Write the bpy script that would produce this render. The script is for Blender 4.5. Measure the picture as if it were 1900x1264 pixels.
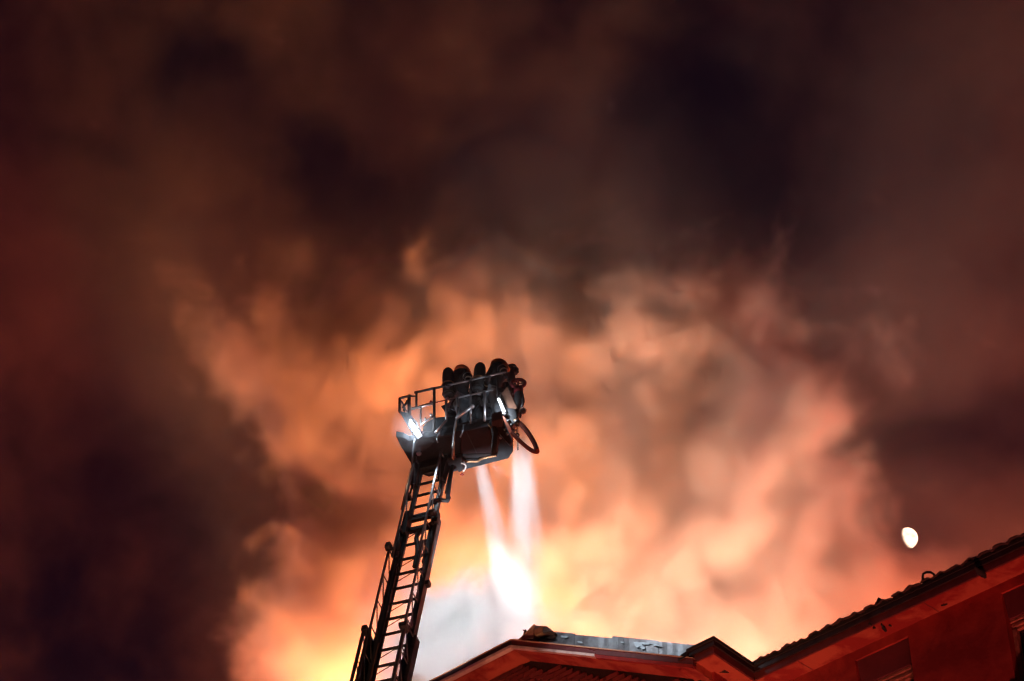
import bpy, bmesh, math, random
from mathutils import Vector, Matrix, Quaternion
from math import radians as rad, sin, cos, pi

for o in list(bpy.data.objects):
    bpy.data.objects.remove(o)
scene = bpy.context.scene
COL = scene.collection
rng = random.Random(7)

# ------------------------------------------------------------------ camera
PITCH = rad(41.3)
FPX = 4486.0
CAM = Vector((0, 0, 1.6))
cam_d = bpy.data.cameras.new('camera')
cam_d.sensor_width = 36.0
cam_d.lens = FPX / 1900 * 36
cam_d.clip_start = 0.5
cam_d.clip_end = 5000
cam = bpy.data.objects.new('camera', cam_d)
COL.objects.link(cam)
cam.location = CAM
cam.rotation_euler = (pi / 2 + PITCH, 0, 0)
scene.camera = cam

# ------------------------------------------------------------------ night sky
world = bpy.data.worlds.new('World')
scene.world = world
world.use_nodes = True
wn = world.node_tree
bg = wn.nodes['Background']
skyt = wn.nodes.new('ShaderNodeTexSky')
skyt.sky_type = 'NISHITA'
skyt.sun_disc = False
SUN_EL, SUN_ROT = rad(-3.0), rad(60)
skyt.sun_elevation = SUN_EL
skyt.sun_rotation = SUN_ROT
tint = wn.nodes.new('ShaderNodeMix'); tint.data_type = 'RGBA'; tint.blend_type = 'MULTIPLY'
tint.inputs[0].default_value = 1.0
tint.inputs[7].default_value = (1.0, 0.42, 1.1, 1)      # tints the night sky violet
wn.links.new(skyt.outputs[0], tint.inputs[6]); wn.links.new(tint.outputs[2], bg.inputs[0])
bg.inputs[1].default_value = 0.07

# moonlight: very weak, from the moon's direction
sun_d = bpy.data.lights.new('moonlight', 'SUN')
sun_d.energy = 0.01
sun_d.angle = rad(0.5)
sun_d.color = (0.8, 0.87, 1.0)
sun = bpy.data.objects.new('moonlight', sun_d)
COL.objects.link(sun)
sun.rotation_euler = (rad(54), 0, rad(-12))

scene.view_settings.view_transform = 'Standard'
scene.view_settings.look = 'None'
scene.view_settings.exposure = 0.0
scene.view_settings.gamma = 1.0
scene.view_settings.use_curve_mapping = False
cy = scene.cycles
cy.use_denoising = True
cy.max_bounces = 4
cy.diffuse_bounces = 2
cy.glossy_bounces = 2
cy.transmission_bounces = 3
cy.transparent_max_bounces = 12
cy.volume_bounces = 0
cy.volume_step_rate = 3.0
cy.volume_max_steps = 512
cy.use_adaptive_sampling = True
cy.adaptive_threshold = 0.08
cy.adaptive_min_samples = 28
cy.use_light_tree = True
cy.sample_clamp_indirect = 4.0

# ------------------------------------------------------------------ measuring helpers
VF = Vector((0, cos(PITCH), sin(PITCH)))
VU = Vector((0, -sin(PITCH), cos(PITCH)))
VR = Vector((1, 0, 0))

def ray(u, v):
    return (VF + VR * ((u - 950) / FPX) - VU * ((v - 632) / FPX)).normalized()

def at_height(u, v, z):
    d = ray(u, v)
    return CAM + d * ((z - CAM.z) / d.z)

def at_plane(u, v, p0, n):
    d = ray(u, v)
    return CAM + d * ((p0 - CAM).dot(n) / d.dot(n))

def at_dist(u, v, D):
    return CAM + ray(u, v) * D

# ------------------------------------------------------------------ lights: the fire behind the building, street lights in front
MID = 58.0
def smoke_pt(u, v, y=0.0):
    """a point of the smoke, y metres behind its middle"""
    return CAM + VF * (MID + y) + VR * ((u - 950) / FPX * MID) + VU * ((632 - v) / FPX * MID)

def lamp(name, kind, loc, energy, color, size=0.5, target=None, spot=None, blend=0.5):
    d = bpy.data.lights.new(name, kind)
    d.energy = energy
    d.color = color
    if kind == 'AREA':
        d.shape = 'DISK'
        d.size = size
    else:
        d.shadow_soft_size = size
    if kind == 'SPOT':
        d.spot_size = spot
        d.spot_blend = blend
    o = bpy.data.objects.new(name, d)
    COL.objects.link(o)
    o.location = loc
    if target is not None:
        o.rotation_euler = (Vector(target) - Vector(loc)).to_track_quat('-Z', 'Y').to_euler()
    return o
# flames under the smoke, behind the roof: a broad orange fire, aimed spots of its light, and red fill added at both sides
lamp('fire_or_fill_light', 'POINT', smoke_pt(1080, 2050, -6.5), 62000, (1.0, 0.17, 0.05), 2.5)
lamp('fire_or_fill_light', 'SPOT', smoke_pt(1180, 1980, -7.0), 44000, (1.0, 0.88, 0.60), 1.5, smoke_pt(1180, 900, 0), rad(56), 1.0)
lamp('fire_or_fill_light', 'SPOT', smoke_pt(660, 1740, -7.0), 9000, (1.0, 0.72, 0.58), 1.5, smoke_pt(640, 1130, -1), rad(48), 1.0)
lamp('fire_or_fill_light', 'SPOT', smoke_pt(800, 1850, -8.0), 84000, (1.0, 0.28, 0.05), 1.5, smoke_pt(790, 640, 1), rad(52), 1.0)
lamp('fire_or_fill_light', 'POINT', smoke_pt(-500, 1500, -6.0), 3500, (1.0, 0.08, 0.18), 2.0)  # added red fill for the smoke on the left
lamp('fire_or_fill_light', 'POINT', smoke_pt(2500, 1300, -4.0), 9000, (1.0, 0.20, 0.12), 2.0)  # added red fill for the smoke on the right
# ------------------------------------------------------------------ smoke
def new_mat(name):
    m = bpy.data.materials.new(name)
    m.use_nodes = True
    for n in list(m.node_tree.nodes):
        m.node_tree.nodes.remove(n)
    return m, m.node_tree

def smoke_material(name, gain, albedo=(0.92, 0.86, 0.80), absorb=0.35, acol=(0.92, 0.44, 0.26), aniso=0.0):
    m, t = new_mat(name)
    out = t.nodes.new('ShaderNodeOutputMaterial')
    at = t.nodes.new('ShaderNodeAttribute'); at.attribute_name = 'density'
    mul = t.nodes.new('ShaderNodeMath'); mul.operation = 'MULTIPLY'; mul.inputs[1].default_value = gain
    t.links.new(at.outputs['Fac'], mul.inputs[0])
    sc = t.nodes.new('ShaderNodeVolumeScatter'); sc.inputs['Color'].default_value = (*albedo, 1)
    sc.inputs['Anisotropy'].default_value = aniso
    t.links.new(mul.outputs[0], sc.inputs['Density'])
    ab = t.nodes.new('ShaderNodeVolumeAbsorption'); ab.inputs['Color'].default_value = (*acol, 1)
    m2 = t.nodes.new('ShaderNodeMath'); m2.operation = 'MULTIPLY'; m2.inputs[1].default_value = absorb
    t.links.new(mul.outputs[0], m2.inputs[0]); t.links.new(m2.outputs[0], ab.inputs['Density'])
    ad = t.nodes.new('ShaderNodeAddShader')
    t.links.new(sc.outputs[0], ad.inputs[0]); t.links.new(ab.outputs[0], ad.inputs[1])
    t.links.new(ad.outputs[0], out.inputs['Volume'])
    return m

class G:
    """tiny builder for field maths in a geometry node tree"""
    def __init__(s, name):
        s.t = bpy.data.node_groups.new(name, 'GeometryNodeTree')
        s.t.interface.new_socket('Geometry', in_out='INPUT', socket_type='NodeSocketGeometry')
        s.t.interface.new_socket('Geometry', in_out='OUTPUT', socket_type='NodeSocketGeometry')
        s.inp = s.t.nodes.new('NodeGroupInput'); s.out = s.t.nodes.new('NodeGroupOutput')
    def put(s, sock, v):
        if hasattr(v, 'is_linked') or isinstance(v, bpy.types.NodeSocket):
            s.t.links.new(v, sock)
        else:
            sock.default_value = v
    def m(s, op, a, b=0.0, c=0.0, clamp=False):
        n = s.t.nodes.new('ShaderNodeMath'); n.operation = op; n.use_clamp = clamp
        s.put(n.inputs[0], a); s.put(n.inputs[1], b); s.put(n.inputs[2], c)
        return n.outputs[0]
    def v(s, op, a, b=(0, 0, 0), out=0):
        n = s.t.nodes.new('ShaderNodeVectorMath'); n.operation = op
        s.put(n.inputs[0], a); s.put(n.inputs[1], b)
        return n.outputs[out]
    def scale(s, a, f):
        n = s.t.nodes.new('ShaderNodeVectorMath'); n.operation = 'SCALE'
        s.put(n.inputs[0], a); s.put(n.inputs['Scale'], f)
        return n.outputs[0]
    def noise(s, p, scale, detail, rough=0.5, out='Fac', dist=0.0):
        n = s.t.nodes.new('ShaderNodeTexNoise'); n.noise_dimensions = '3D'
        s.put(n.inputs['Vector'], p)
        n.inputs['Scale'].default_value = scale; n.inputs['Detail'].default_value = detail
        n.inputs['Roughness'].default_value = rough; n.inputs['Distortion'].default_value = dist
        return n.outputs[out]
    def smooth(s, x, lo, hi, a=0.0, b=1.0):
        n = s.t.nodes.new('ShaderNodeMapRange'); n.interpolation_type = 'SMOOTHSTEP'
        s.put(n.inputs[0], x)
        n.inputs[1].default_value = lo; n.inputs[2].default_value = hi
        n.inputs[3].default_value = a; n.inputs[4].default_value = b
        return n.outputs[0]

def K(px):
    return px / FPX * MID

def smoke_volume(name, mn, mx, res, build, material):
    g = G(name)
    pos = g.t.nodes.new('GeometryNodeInputPosition').outputs[0]
    dens = build(g, pos)
    vc = g.t.nodes.new('GeometryNodeVolumeCube')
    g.put(vc.inputs['Density'], dens)
    vc.inputs['Min'].default_value = mn; vc.inputs['Max'].default_value = mx
    vc.inputs['Resolution X'].default_value = res[0]
    vc.inputs['Resolution Y'].default_value = res[1]
    vc.inputs['Resolution Z'].default_value = res[2]
    sm = g.t.nodes.new('GeometryNodeSetMaterial'); sm.inputs['Material'].default_value = material
    g.t.links.new(vc.outputs[0], sm.inputs[0]); g.t.links.new(sm.outputs[0], g.out.inputs[0])
    me = bpy.data.meshes.new(name)
    bm = bmesh.new(); bmesh.ops.create_cube(bm, size=1)
    for v in bm.verts:
        v.co = Vector([mn[i] if v.co[i] < 0 else mx[i] for i in range(3)])
    bm.to_mesh(me); bm.free()
    me.materials.append(material)
    o = bpy.data.objects.new(name, me); COL.objects.link(o)
    md = o.modifiers.new('smoke', 'NODES'); md.node_group = g.t
    return o

# (u, v, radius_u, radius_v, depth, radius_depth, strength): billows (+) and clear gaps (-)
PLUME = [
    (1120, 1020, 470, 400, 1.2, 4.2, 2.5),
    (1050, 1400, 560, 200, 2.0, 4.0, 1.2),
    (720, 750, 190, 190, 1.0, 3.2, 1.3),
    (650, 1200, 190, 190, -1.0, 3.0, 1.8),
    (920, 690, 330, 150, 1.2, 3.5, 1.0),
    (430, 610, 150, 130, 2.0, 3.0, 0.75),
    (1180, 650, 300, 140, 1.2, 3.5, 0.9),
    (1430, 900, 190, 260, 1.0, 3.5, 1.1),
    (1600, 1120, 160, 120, 2.0, 3.0, 0.7),
    (905, 560, 70, 110, 0.5, 3.5, 0.8),
    (630, 905, 75, 40, -1.5, 4.0, -1.4),
    (210, 1100, 190, 300, 0.0, 7.0, -1.8),
    (1740, 800, 160, 75, 0.0, 7.0, -1.4),
    (1700, 985, 80, 50, 0.0, 9.0, -1.2),
]
VEIL = [
    (150, 400, 330, 300, 3.0, 3.0, 0.70),
    (420, 600, 260, 180, 2.5, 3.0, 0.90),
    (620, 130, 300, 200, 3.0, 3.0, 0.60),
    (1030, 330, 260, 280, 2.5, 3.0, 0.95),
    (1800, 250, 300, 420, 2.5, 3.5, 1.00),
    (1620, 640, 230, 200, 2.5, 3.5, 0.85),
    (1750, 1050, 300, 140, 2.5, 3.0, 0.8),
    (250, 950, 260, 300, 3.5, 3.0, 0.35),
    (950, 600, 2000, 1200, 3.0, 3.5, 0.50),
    (950, 600, 600, 200, 3.0, 3.5, 0.7),
    (540, 260, 80, 90, 1.0, 7.0, -0.7),
    (640, 400, 110, 70, 1.0, 7.0, -0.8),
    (400, 110, 130, 70, 1.0, 7.0, -0.45),
    (1370, 330, 110, 80, 1.0, 7.0, -0.8),
    (1280, 180, 110, 80, 1.0, 7.0, -0.6),
    (1470, 440, 130, 80, 1.0, 7.0, -0.7),
    (1740, 800, 130, 60, 0.0, 7.0, -1.2),
    (1690, 1000, 60, 45, 0.0, 9.0, -0.45),
    (200, 1080, 220, 280, 0.0, 7.0, -0.5),
]

def blobs(g, p, rows):
    total = None
    for (u, v, ru, rv, y, ry, a) in rows:
        q = g.v('DIVIDE', g.v('SUBTRACT', p, (K(u - 950), y, K(632 - v))), (K(ru), ry, K(rv)))
        q = g.v('DOT_PRODUCT', q, q, 'Value')
        e = g.m('MULTIPLY', g.m('EXPONENT', g.m('MULTIPLY', q, -1.0)), a)
        total = e if total is None else g.m('ADD', total, e)
    return total

def plume(g, pos):
    half = (0.5, 0.5, 0.5)
    q = g.v('ADD', pos, (0.0, 0.0, 0.0))
    w1 = g.noise(q, 0.22, 2.0, 0.5, 'Color')
    w2 = g.noise(q, 0.9, 2.0, 0.5, 'Color')
    p = g.v('ADD', pos, g.scale(g.v('SUBTRACT', w1, half), 3.4))
    p = g.v('ADD', p, g.scale(g.v('SUBTRACT', w2, half), 0.9))
    f = g.m('SUBTRACT', g.noise(g.v('MULTIPLY', p, (1, 1, 0.85)), 0.34, 8.0, 0.66), 0.5)
    # rounded cauliflower puffs at several sizes
    vo = g.t.nodes.new('ShaderNodeTexVoronoi'); vo.feature = 'F1'
    g.put(vo.inputs['Vector'], p)
    vo.inputs['Scale'].default_value = 0.62; vo.inputs['Detail'].default_value = 2.0
    vo.inputs['Roughness'].default_value = 0.55
    puff = g.m('SUBTRACT', 0.68, vo.outputs['Distance'])
    rough = g.m('ADD', g.m('MULTIPLY', f, 1.7), g.m('MULTIPLY', puff, PUFF))
    x1 = g.m('ADD', blobs(g, p, PLUME), rough)
    soft = g.m('ADD', g.m('MULTIPLY', f, 2.2), g.m('MULTIPLY', puff, 0.5))
    x2 = g.m('ADD', blobs(g, p, VEIL), soft)
    d1 = g.m('MULTIPLY', g.smooth(x1, 0.3, 1.6), PLUME_D)
    d2 = g.m('MULTIPLY', g.smooth(x2, -0.25, 1.2), VEIL_D)
    s = g.t.nodes.new('ShaderNodeSeparateXYZ'); g.put(s.inputs[0], pos)
    fy = g.m('MULTIPLY', g.smooth(s.outputs[1], SY0, SY0 + 2.0), g.smooth(s.outputs[1], SY1 - 2.0, SY1, 1.0, 0.0))
    # thin even haze of lit smoke filling the hollows of the plume
    d3 = g.m('MULTIPLY', blobs(g, p, CORE_HAZE), HAZE_D)
    return g.m('MULTIPLY', g.m('ADD', g.m('ADD', d1, d2), d3), fy)

PUFF = 0.9
CORE_HAZE = [(1180, 950, 430, 400, -1.0, 4.0, 1.0), (760, 760, 240, 240, -0.5, 3.5, 0.6), (620, 1180, 130, 130, -2.0, 2.5, 0.8)]
HAZE_D = 0.042
PLUME_D, VEIL_D = 1.15, 0.036
SX, SY0, SY1, SZ0, SZ1 = 16.5, -5.5, 6.0, -11.5, 10.5
VX = 0.095
smoke_mat = smoke_material('smoke', 1.0)
smoke = smoke_volume('smoke_plume', (-SX, SY0, SZ0), (SX, SY1, SZ1), (int(2*SX/VX), int((SY1-SY0)/(VX*1.5)), int((SZ1-SZ0)/VX)), plume, smoke_mat)
smoke.matrix_world = Matrix.Translation(CAM + VF * MID) @ Matrix((VR, VF, VU)).transposed().to_4x4()
smoke['kind'] = 'stuff'
smoke['label'] = 'huge billowing smoke cloud glowing orange above the burning roof'
smoke['category'] = 'smoke'
# ------------------------------------------------------------------ materials
def surf(name, color, rough=0.6, metal=0.0, var=0.0, var_scale=3.0, bump=0.0, bump_scale=60.0, color2=None, spec=0.4, detail=5.0, lo=0.35, hi=0.7):
    m, t = new_mat(name)
    out = t.nodes.new('ShaderNodeOutputMaterial')
    b = t.nodes.new('ShaderNodeBsdfPrincipled')
    b.inputs['Roughness'].default_value = rough
    b.inputs['Metallic'].default_value = metal
    b.inputs['Specular IOR Level'].default_value = spec
    t.links.new(b.outputs[0], out.inputs[0])
    tc = t.nodes.new('ShaderNodeTexCoord')
    if color2 is None:
        color2 = tuple(c * (1 - var) for c in color)
    n = t.nodes.new('ShaderNodeTexNoise'); n.inputs['Scale'].default_value = var_scale
    n.inputs['Detail'].default_value = detail; n.inputs['Roughness'].default_value = 0.6
    n.inputs['Distortion'].default_value = 0.4
    t.links.new(tc.outputs['Object'], n.inputs['Vector'])
    mr = t.nodes.new('ShaderNodeMapRange'); mr.inputs[1].default_value = lo; mr.inputs[2].default_value = hi
    t.links.new(n.outputs['Fac'], mr.inputs[0])
    mx = t.nodes.new('ShaderNodeMix'); mx.data_type = 'RGBA'
    mx.inputs[6].default_value = (*color, 1); mx.inputs[7].default_value = (*color2, 1)
    t.links.new(mr.outputs[0], mx.inputs[0]); t.links.new(mx.outputs[2], b.inputs['Base Color'])
    if bump > 0:
        n2 = t.nodes.new('ShaderNodeTexNoise'); n2.inputs['Scale'].default_value = bump_scale
        n2.inputs['Detail'].default_value = 4
        t.links.new(tc.outputs['Object'], n2.inputs['Vector'])
        bp_ = t.nodes.new('ShaderNodeBump'); bp_.inputs['Strength'].default_value = bump
        bp_.inputs['Distance'].default_value = 0.01
        t.links.new(n2.outputs['Fac'], bp_.inputs['Height']); t.links.new(bp_.outputs[0], b.inputs['Normal'])
    return m

def glow(name, color, strength):
    m, t = new_mat(name)
    out = t.nodes.new('ShaderNodeOutputMaterial'); e = t.nodes.new('ShaderNodeEmission')
    e.inputs[0].default_value = (*color, 1); e.inputs[1].default_value = strength
    t.links.new(e.outputs[0], out.inputs[0])
    return m

M = dict(
    steel=surf('ladder_steel', (0.10, 0.10, 0.105), 0.45, 0.6, 0.4, 8, 0.2, 90),
    darksteel=surf('dark_steel', (0.035, 0.035, 0.04), 0.5, 0.4, 0.4, 6, 0.2, 90),
    rail=surf('rail_metal', (0.22, 0.23, 0.25), 0.35, 0.7, 0.35, 14, 0.1, 90),
    aluminium=surf('bare_aluminium', (0.5, 0.5, 0.52), 0.35, 0.8, 0.3, 12, 0.1, 80),
    floor=surf('basket_underside', (0.022, 0.025, 0.03), 0.7, 0.0, 0.45, 3.5, 0.25, 40, spec=.08),
    panel=surf('basket_panel', (0.03, 0.02, 0.023), 0.7, 0.0, 0.35, 5, 0.25, 40, spec=.08),
    shield=surf('heat_shield', (0.24, 0.12, 0.08), 0.55, 0.2, 0.35, 6, 0.2, 30),
    orange=surf('orange_paint', (0.75, 0.14, 0.03), 0.4, 0.0, 0.3, 9),
    redpaint=surf('red_enamel', (0.13, 0.012, 0.016), 0.35, 0.0, 0.3, 9),
    hose=surf('red_hose_rubber', (0.26, 0.045, 0.02), 0.85, 0.0, 0.3, 20, 0.4, 120, spec=.1),
    blackrubber=surf('black_rubber', (0.02, 0.02, 0.022), 0.6, 0.0, 0.3, 20),
    turnout=surf('turnout_cloth', (0.02, 0.022, 0.03), 0.85, 0.0, 0.35, 12, 0.8, 45),
    trousers=surf('turnout_cloth_worn', (0.07, 0.075, 0.09), 0.85, 0.0, 0.4, 9, 0.8, 35),
    helmet=surf('helmet_shell', (0.72, 0.25, 0.10), 0.4, 0.0, 0.25, 10),
    helmetdark=surf('dark_helmet_shell', (0.03, 0.03, 0.035), 0.4, 0.0, 0.25, 10),
    tank=surf('air_cylinder_cover', (0.025, 0.027, 0.03), 0.6, 0.0, 0.3, 12),
    strip=surf('reflective_strip', (0.62, 0.62, 0.55), 0.35, 0.0, 0.3, 25),
    brass=surf('brass_fitting', (0.4, 0.22, 0.12), 0.4, 0.8, 0.3, 12),
    white=surf('white_cable', (0.6, 0.6, 0.6), 0.5, 0.0, 0.2, 12),
    plaster=surf('red_plaster', (0.46, 0.055, 0.042), 0.9, 0.0, 0.3, 1.3, 0.6, 18, color2=(0.27, 0.028, 0.028), spec=.15, detail=8, lo=.40, hi=.62),
    soffit=surf('red_soffit_plaster', (0.46, 0.10, 0.06), 0.9, 0.0, 0.3, 1.9, 0.6, 16, color2=(0.30, 0.032, 0.028), spec=.15, detail=8, lo=.45, hi=.58),
    maroon=surf('maroon_fascia', (0.16, 0.03, 0.03), 0.6, 0.0, 0.4, 4, 0.3, 30),
    blackfascia=surf('black_gutter', (0.05, 0.028, 0.03), 0.5, 0.2, 0.5, 5, 0.3, 30),
    mould=surf('pale_moulding', (0.72, 0.56, 0.50), 0.6, 0.0, 0.5, 2.5, 0.4, 30, color2=(0.30, 0.16, 0.14), lo=0.45, hi=0.75),
    tan=surf('tan_trim', (0.7, 0.42, 0.26), 0.6, 0.0, 0.3, 5, 0.3, 30),
    zinc=surf('zinc_flashing', (0.42, 0.42, 0.44), 0.4, 0.5, 0.5, 2.2, 0.4, 18, color2=(0.16, 0.13, 0.13)),
    pale_metal=surf('pale_patch_metal', (0.75, 0.8, 0.85), 0.45, 0.2, 0.3, 14, 0.5, 30),
    brick=surf('dark_red_brick', (0.26, 0.045, 0.038), 0.9, 0.0, 0.4, 2.0, 0.8, 60),
    brick2=surf('darker_red_brick', (0.18, 0.034, 0.032), 0.9, 0.0, 0.4, 2.0, 0.8, 60),
    mortar=surf('sooty_mortar', (0.05, 0.02, 0.02), 0.95, 0.0, 0.4, 8, 0.6, 60),
    tile=surf('sooty_roof_tile', (0.09, 0.05, 0.045), 0.85, 0.0, 0.5, 6, 0.6, 40),
    shutter=surf('maroon_shutter_box', (0.14, 0.022, 0.03), 0.7, 0.0, 0.25, 3, 0.3, 40),
    wood=surf('peeling_window_wood', (0.48, 0.17, 0.12), 0.7, 0.0, 0.5, 9, 0.6, 30),
    glass=surf('dark_window_glass', (0.012, 0.013, 0.02), 0.08, 0.0, 0.2, 3, spec=0.5),
    char=surf('charred_debris', (0.03, 0.025, 0.025), 0.9, 0.0, 0.3, 12, 0.8, 40),
    asphalt=surf('asphalt', (0.05, 0.05, 0.052), 0.9, 0.0, 0.3, 2, 0.5, 40),
    roofsheet=surf('dark_roof_sheet', (0.07, 0.045, 0.04), 0.85, 0.0, 0.4, 2, 0.5, 20),
)

# ------------------------------------------------------------------ mesh helpers
def tag(o, label=None, cat=None, group=None, kind=None):
    if label: o['label'] = label
    if cat: o['category'] = cat
    if group: o['group'] = group
    if kind: o['kind'] = kind
    return o

def root_of(o):
    while o.parent: o = o.parent
    return o

def empty(name, loc, **kw):
    o = bpy.data.objects.new(name, None); COL.objects.link(o)
    o.location = loc; o.empty_display_size = 0.2
    return tag(o, **kw)

class MB:
    def __init__(s): s.bm = bmesh.new()
    def hexa(s, p):
        """eight corners: bottom ring 0-3, top ring 4-7"""
        v = [s.bm.verts.new(Vector(q)) for q in p]
        for f in ((3, 2, 1, 0), (4, 5, 6, 7), (0, 1, 5, 4), (1, 2, 6, 5), (2, 3, 7, 6), (3, 0, 4, 7)):
            s.bm.faces.new([v[i] for i in f])
        return s
    def prism(s, poly, off):
        off = Vector(off)
        a = [s.bm.verts.new(Vector(q)) for q in poly]
        b = [s.bm.verts.new(Vector(q) + off) for q in poly]
        n = len(a)
        s.bm.faces.new(a[::-1]); s.bm.faces.new(b)
        for i in range(n):
            s.bm.faces.new([a[i], a[(i + 1) % n], b[(i + 1) % n], b[i]])
        return s
    def tube(s, pts, r, n=8, caps=True):
        pts = [Vector(p) for p in pts]
        rs = r if isinstance(r, (list, tuple)) else [r] * len(pts)
        rings = []; prev = None
        for i, p in enumerate(pts):
            d = (pts[min(i + 1, len(pts) - 1)] - pts[max(i - 1, 0)]).normalized()
            if prev is None:
                x = d.cross(Vector((0, 0, 1)))
                if x.length < 0.1: x = d.cross(Vector((0, 1, 0)))
                x.normalize()
            else:
                x = (prev - d * prev.dot(d)).normalized()
            prev = x; y = d.cross(x)
            rings.append([s.bm.verts.new(p + x * cos(2 * pi * k / n) * rs[i] + y * sin(2 * pi * k / n) * rs[i]) for k in range(n)])
        for a, b in zip(rings, rings[1:]):
            for k in range(n):
                f = s.bm.faces.new([a[k], a[(k + 1) % n], b[(k + 1) % n], b[k]]); f.smooth = n > 4
        if caps:
            s.bm.faces.new(rings[0][::-1]); s.bm.faces.new(rings[-1])
        return s
    def bar(s, a, b, w, h, up):
        """rectangular bar from a to b, width w across, height h along up"""
        a, b, up = Vector(a), Vector(b), Vector(up)
        d = (b - a).normalized(); x = d.cross(up).normalized(); y = x.cross(d).normalized()
        c = [x * w / 2 * i + y * h / 2 * j for i, j in ((-1, -1), (1, -1), (1, 1), (-1, 1))]
        return s.hexa([a + q for q in c] + [b + q for q in c])
    def box(s, c, ax, ay, az):
        """centre and three half-axes"""
        c, ax, ay, az = map(Vector, (c, ax, ay, az))
        return s.hexa([c + ax * i + ay * j + az * k for k in (-1, 1) for i, j in ((-1, -1), (1, -1), (1, 1), (-1, 1))])
    def torus(s, c, n, R, r, a=24, b=8, arc=2 * pi, start=0.0, xdir=None):
        c, n = Vector(c), Vector(n).normalized()
        x = Vector(xdir) if xdir else n.orthogonal()
        x = (x - n * x.dot(n)).normalized(); y = n.cross(x)
        full = abs(arc - 2 * pi) < 1e-6
        pts = [c + (x * cos(start + arc * k / a) + y * sin(start + arc * k / a)) * R for k in range(a + (0 if full else 1))]
        if full: pts = pts + pts[:2]
        return s.tube(pts, r, b, caps=not full)
    def ball(s, c, r, axes=None, seg=14):
        mt = Matrix.Translation(Vector(c))
        if axes: mt = mt @ Matrix((Vector(axes[0]), Vector(axes[1]), Vector(axes[2]))).transposed().to_4x4()
        else: mt = mt @ Matrix.Scale(r, 4)
        g = bmesh.ops.create_uvsphere(s.bm, u_segments=seg, v_segments=seg // 2 + 1, radius=1, matrix=mt)
        for v in g['verts']:
            for f in v.link_faces: f.smooth = True
        return s
    def build(s, name, mat, parent=None, bevel=0.0, **kw):
        bmesh.ops.recalc_face_normals(s.bm, faces=s.bm.faces[:])
        if parent is not None:
            off = root_of(parent).matrix_basis.translation
            bmesh.ops.translate(s.bm, verts=s.bm.verts[:], vec=-off)
        me = bpy.data.meshes.new(name); s.bm.to_mesh(me); s.bm.free()
        me.materials.append(M[mat] if isinstance(mat, str) else mat)
        o = bpy.data.objects.new(name, me); COL.objects.link(o)
        o.parent = parent
        if bevel:
            b = o.modifiers.new('bevel', 'BEVEL'); b.width = bevel; b.segments = 2; b.limit_method = 'ANGLE'
        return tag(o, **kw)

# ------------------------------------------------------------------ ground and moon
MB().hexa([(-400, -300, -0.2), (400, -300, -0.2), (400, 500, -0.2), (-400, 500, -0.2),
           (-400, -300, 0), (400, -300, 0), (400, 500, 0), (-400, 500, 0)]).build('ground', 'asphalt', kind='structure')

def moon():
    D = 1500.0
    c = at_dist(1683, 999, D)
    r = D * 19.5 / FPX
    m, t = new_mat('moon_surface')
    out = t.nodes.new('ShaderNodeOutputMaterial'); e = t.nodes.new('ShaderNodeEmission')
    geo = t.nodes.new('ShaderNodeNewGeometry'); dt = t.nodes.new('ShaderNodeVectorMath'); dt.operation = 'DOT_PRODUCT'
    # gibbous phase: the sunlit side is painted into the emission
    s = (VR * 0.70 + VU * 0.34 - VF * 0.52).normalized()
    dt.inputs[1].default_value = s
    t.links.new(geo.outputs['Normal'], dt.inputs[0])
    mr = t.nodes.new('ShaderNodeMapRange'); mr.inputs[1].default_value = -0.05; mr.inputs[2].default_value = 0.3
    bf = t.nodes.new('ShaderNodeMath'); bf.operation = 'MULTIPLY_ADD'; bf.inputs[1].default_value = -2.0
    t.links.new(geo.outputs['Backfacing'], bf.inputs[0]); t.links.new(dt.outputs['Value'], bf.inputs[2])
    t.links.new(bf.outputs[0], mr.inputs[0])
    nz = t.nodes.new('ShaderNodeTexNoise'); nz.inputs['Scale'].default_value = 0.25
    tc = t.nodes.new('ShaderNodeTexCoord'); t.links.new(tc.outputs['Object'], nz.inputs['Vector'])
    mu = t.nodes.new('ShaderNodeMath'); mu.operation = 'MULTIPLY'
    t.links.new(mr.outputs[0], mu.inputs[0]); t.links.new(nz.outputs['Fac'], mu.inputs[1])
    m2 = t.nodes.new('ShaderNodeMath'); m2.operation = 'MULTIPLY'; m2.inputs[1].default_value = MOON
    t.links.new(mu.outputs[0], m2.inputs[0])
    e.inputs[0].default_value = (1, 0.74, 0.52, 1)
    t.links.new(m2.outputs[0], e.inputs[1])
    tr = t.nodes.new('ShaderNodeBsdfTransparent'); ms = t.nodes.new('ShaderNodeMixShader')
    t.links.new(mr.outputs[0], ms.inputs[0]); t.links.new(tr.outputs[0], ms.inputs[1]); t.links.new(e.outputs[0], ms.inputs[2])
    t.links.new(ms.outputs[0], out.inputs[0])
    b = MB(); b.ball((0, 0, 0), r, seg=48)
    o = b.build('moon', m, None)
    o.location = c
    tag(o, label='bright gibbous moon hanging low beside the smoke above the tiled eave', cat='moon')

MOON = 5.5
moon()

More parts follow.
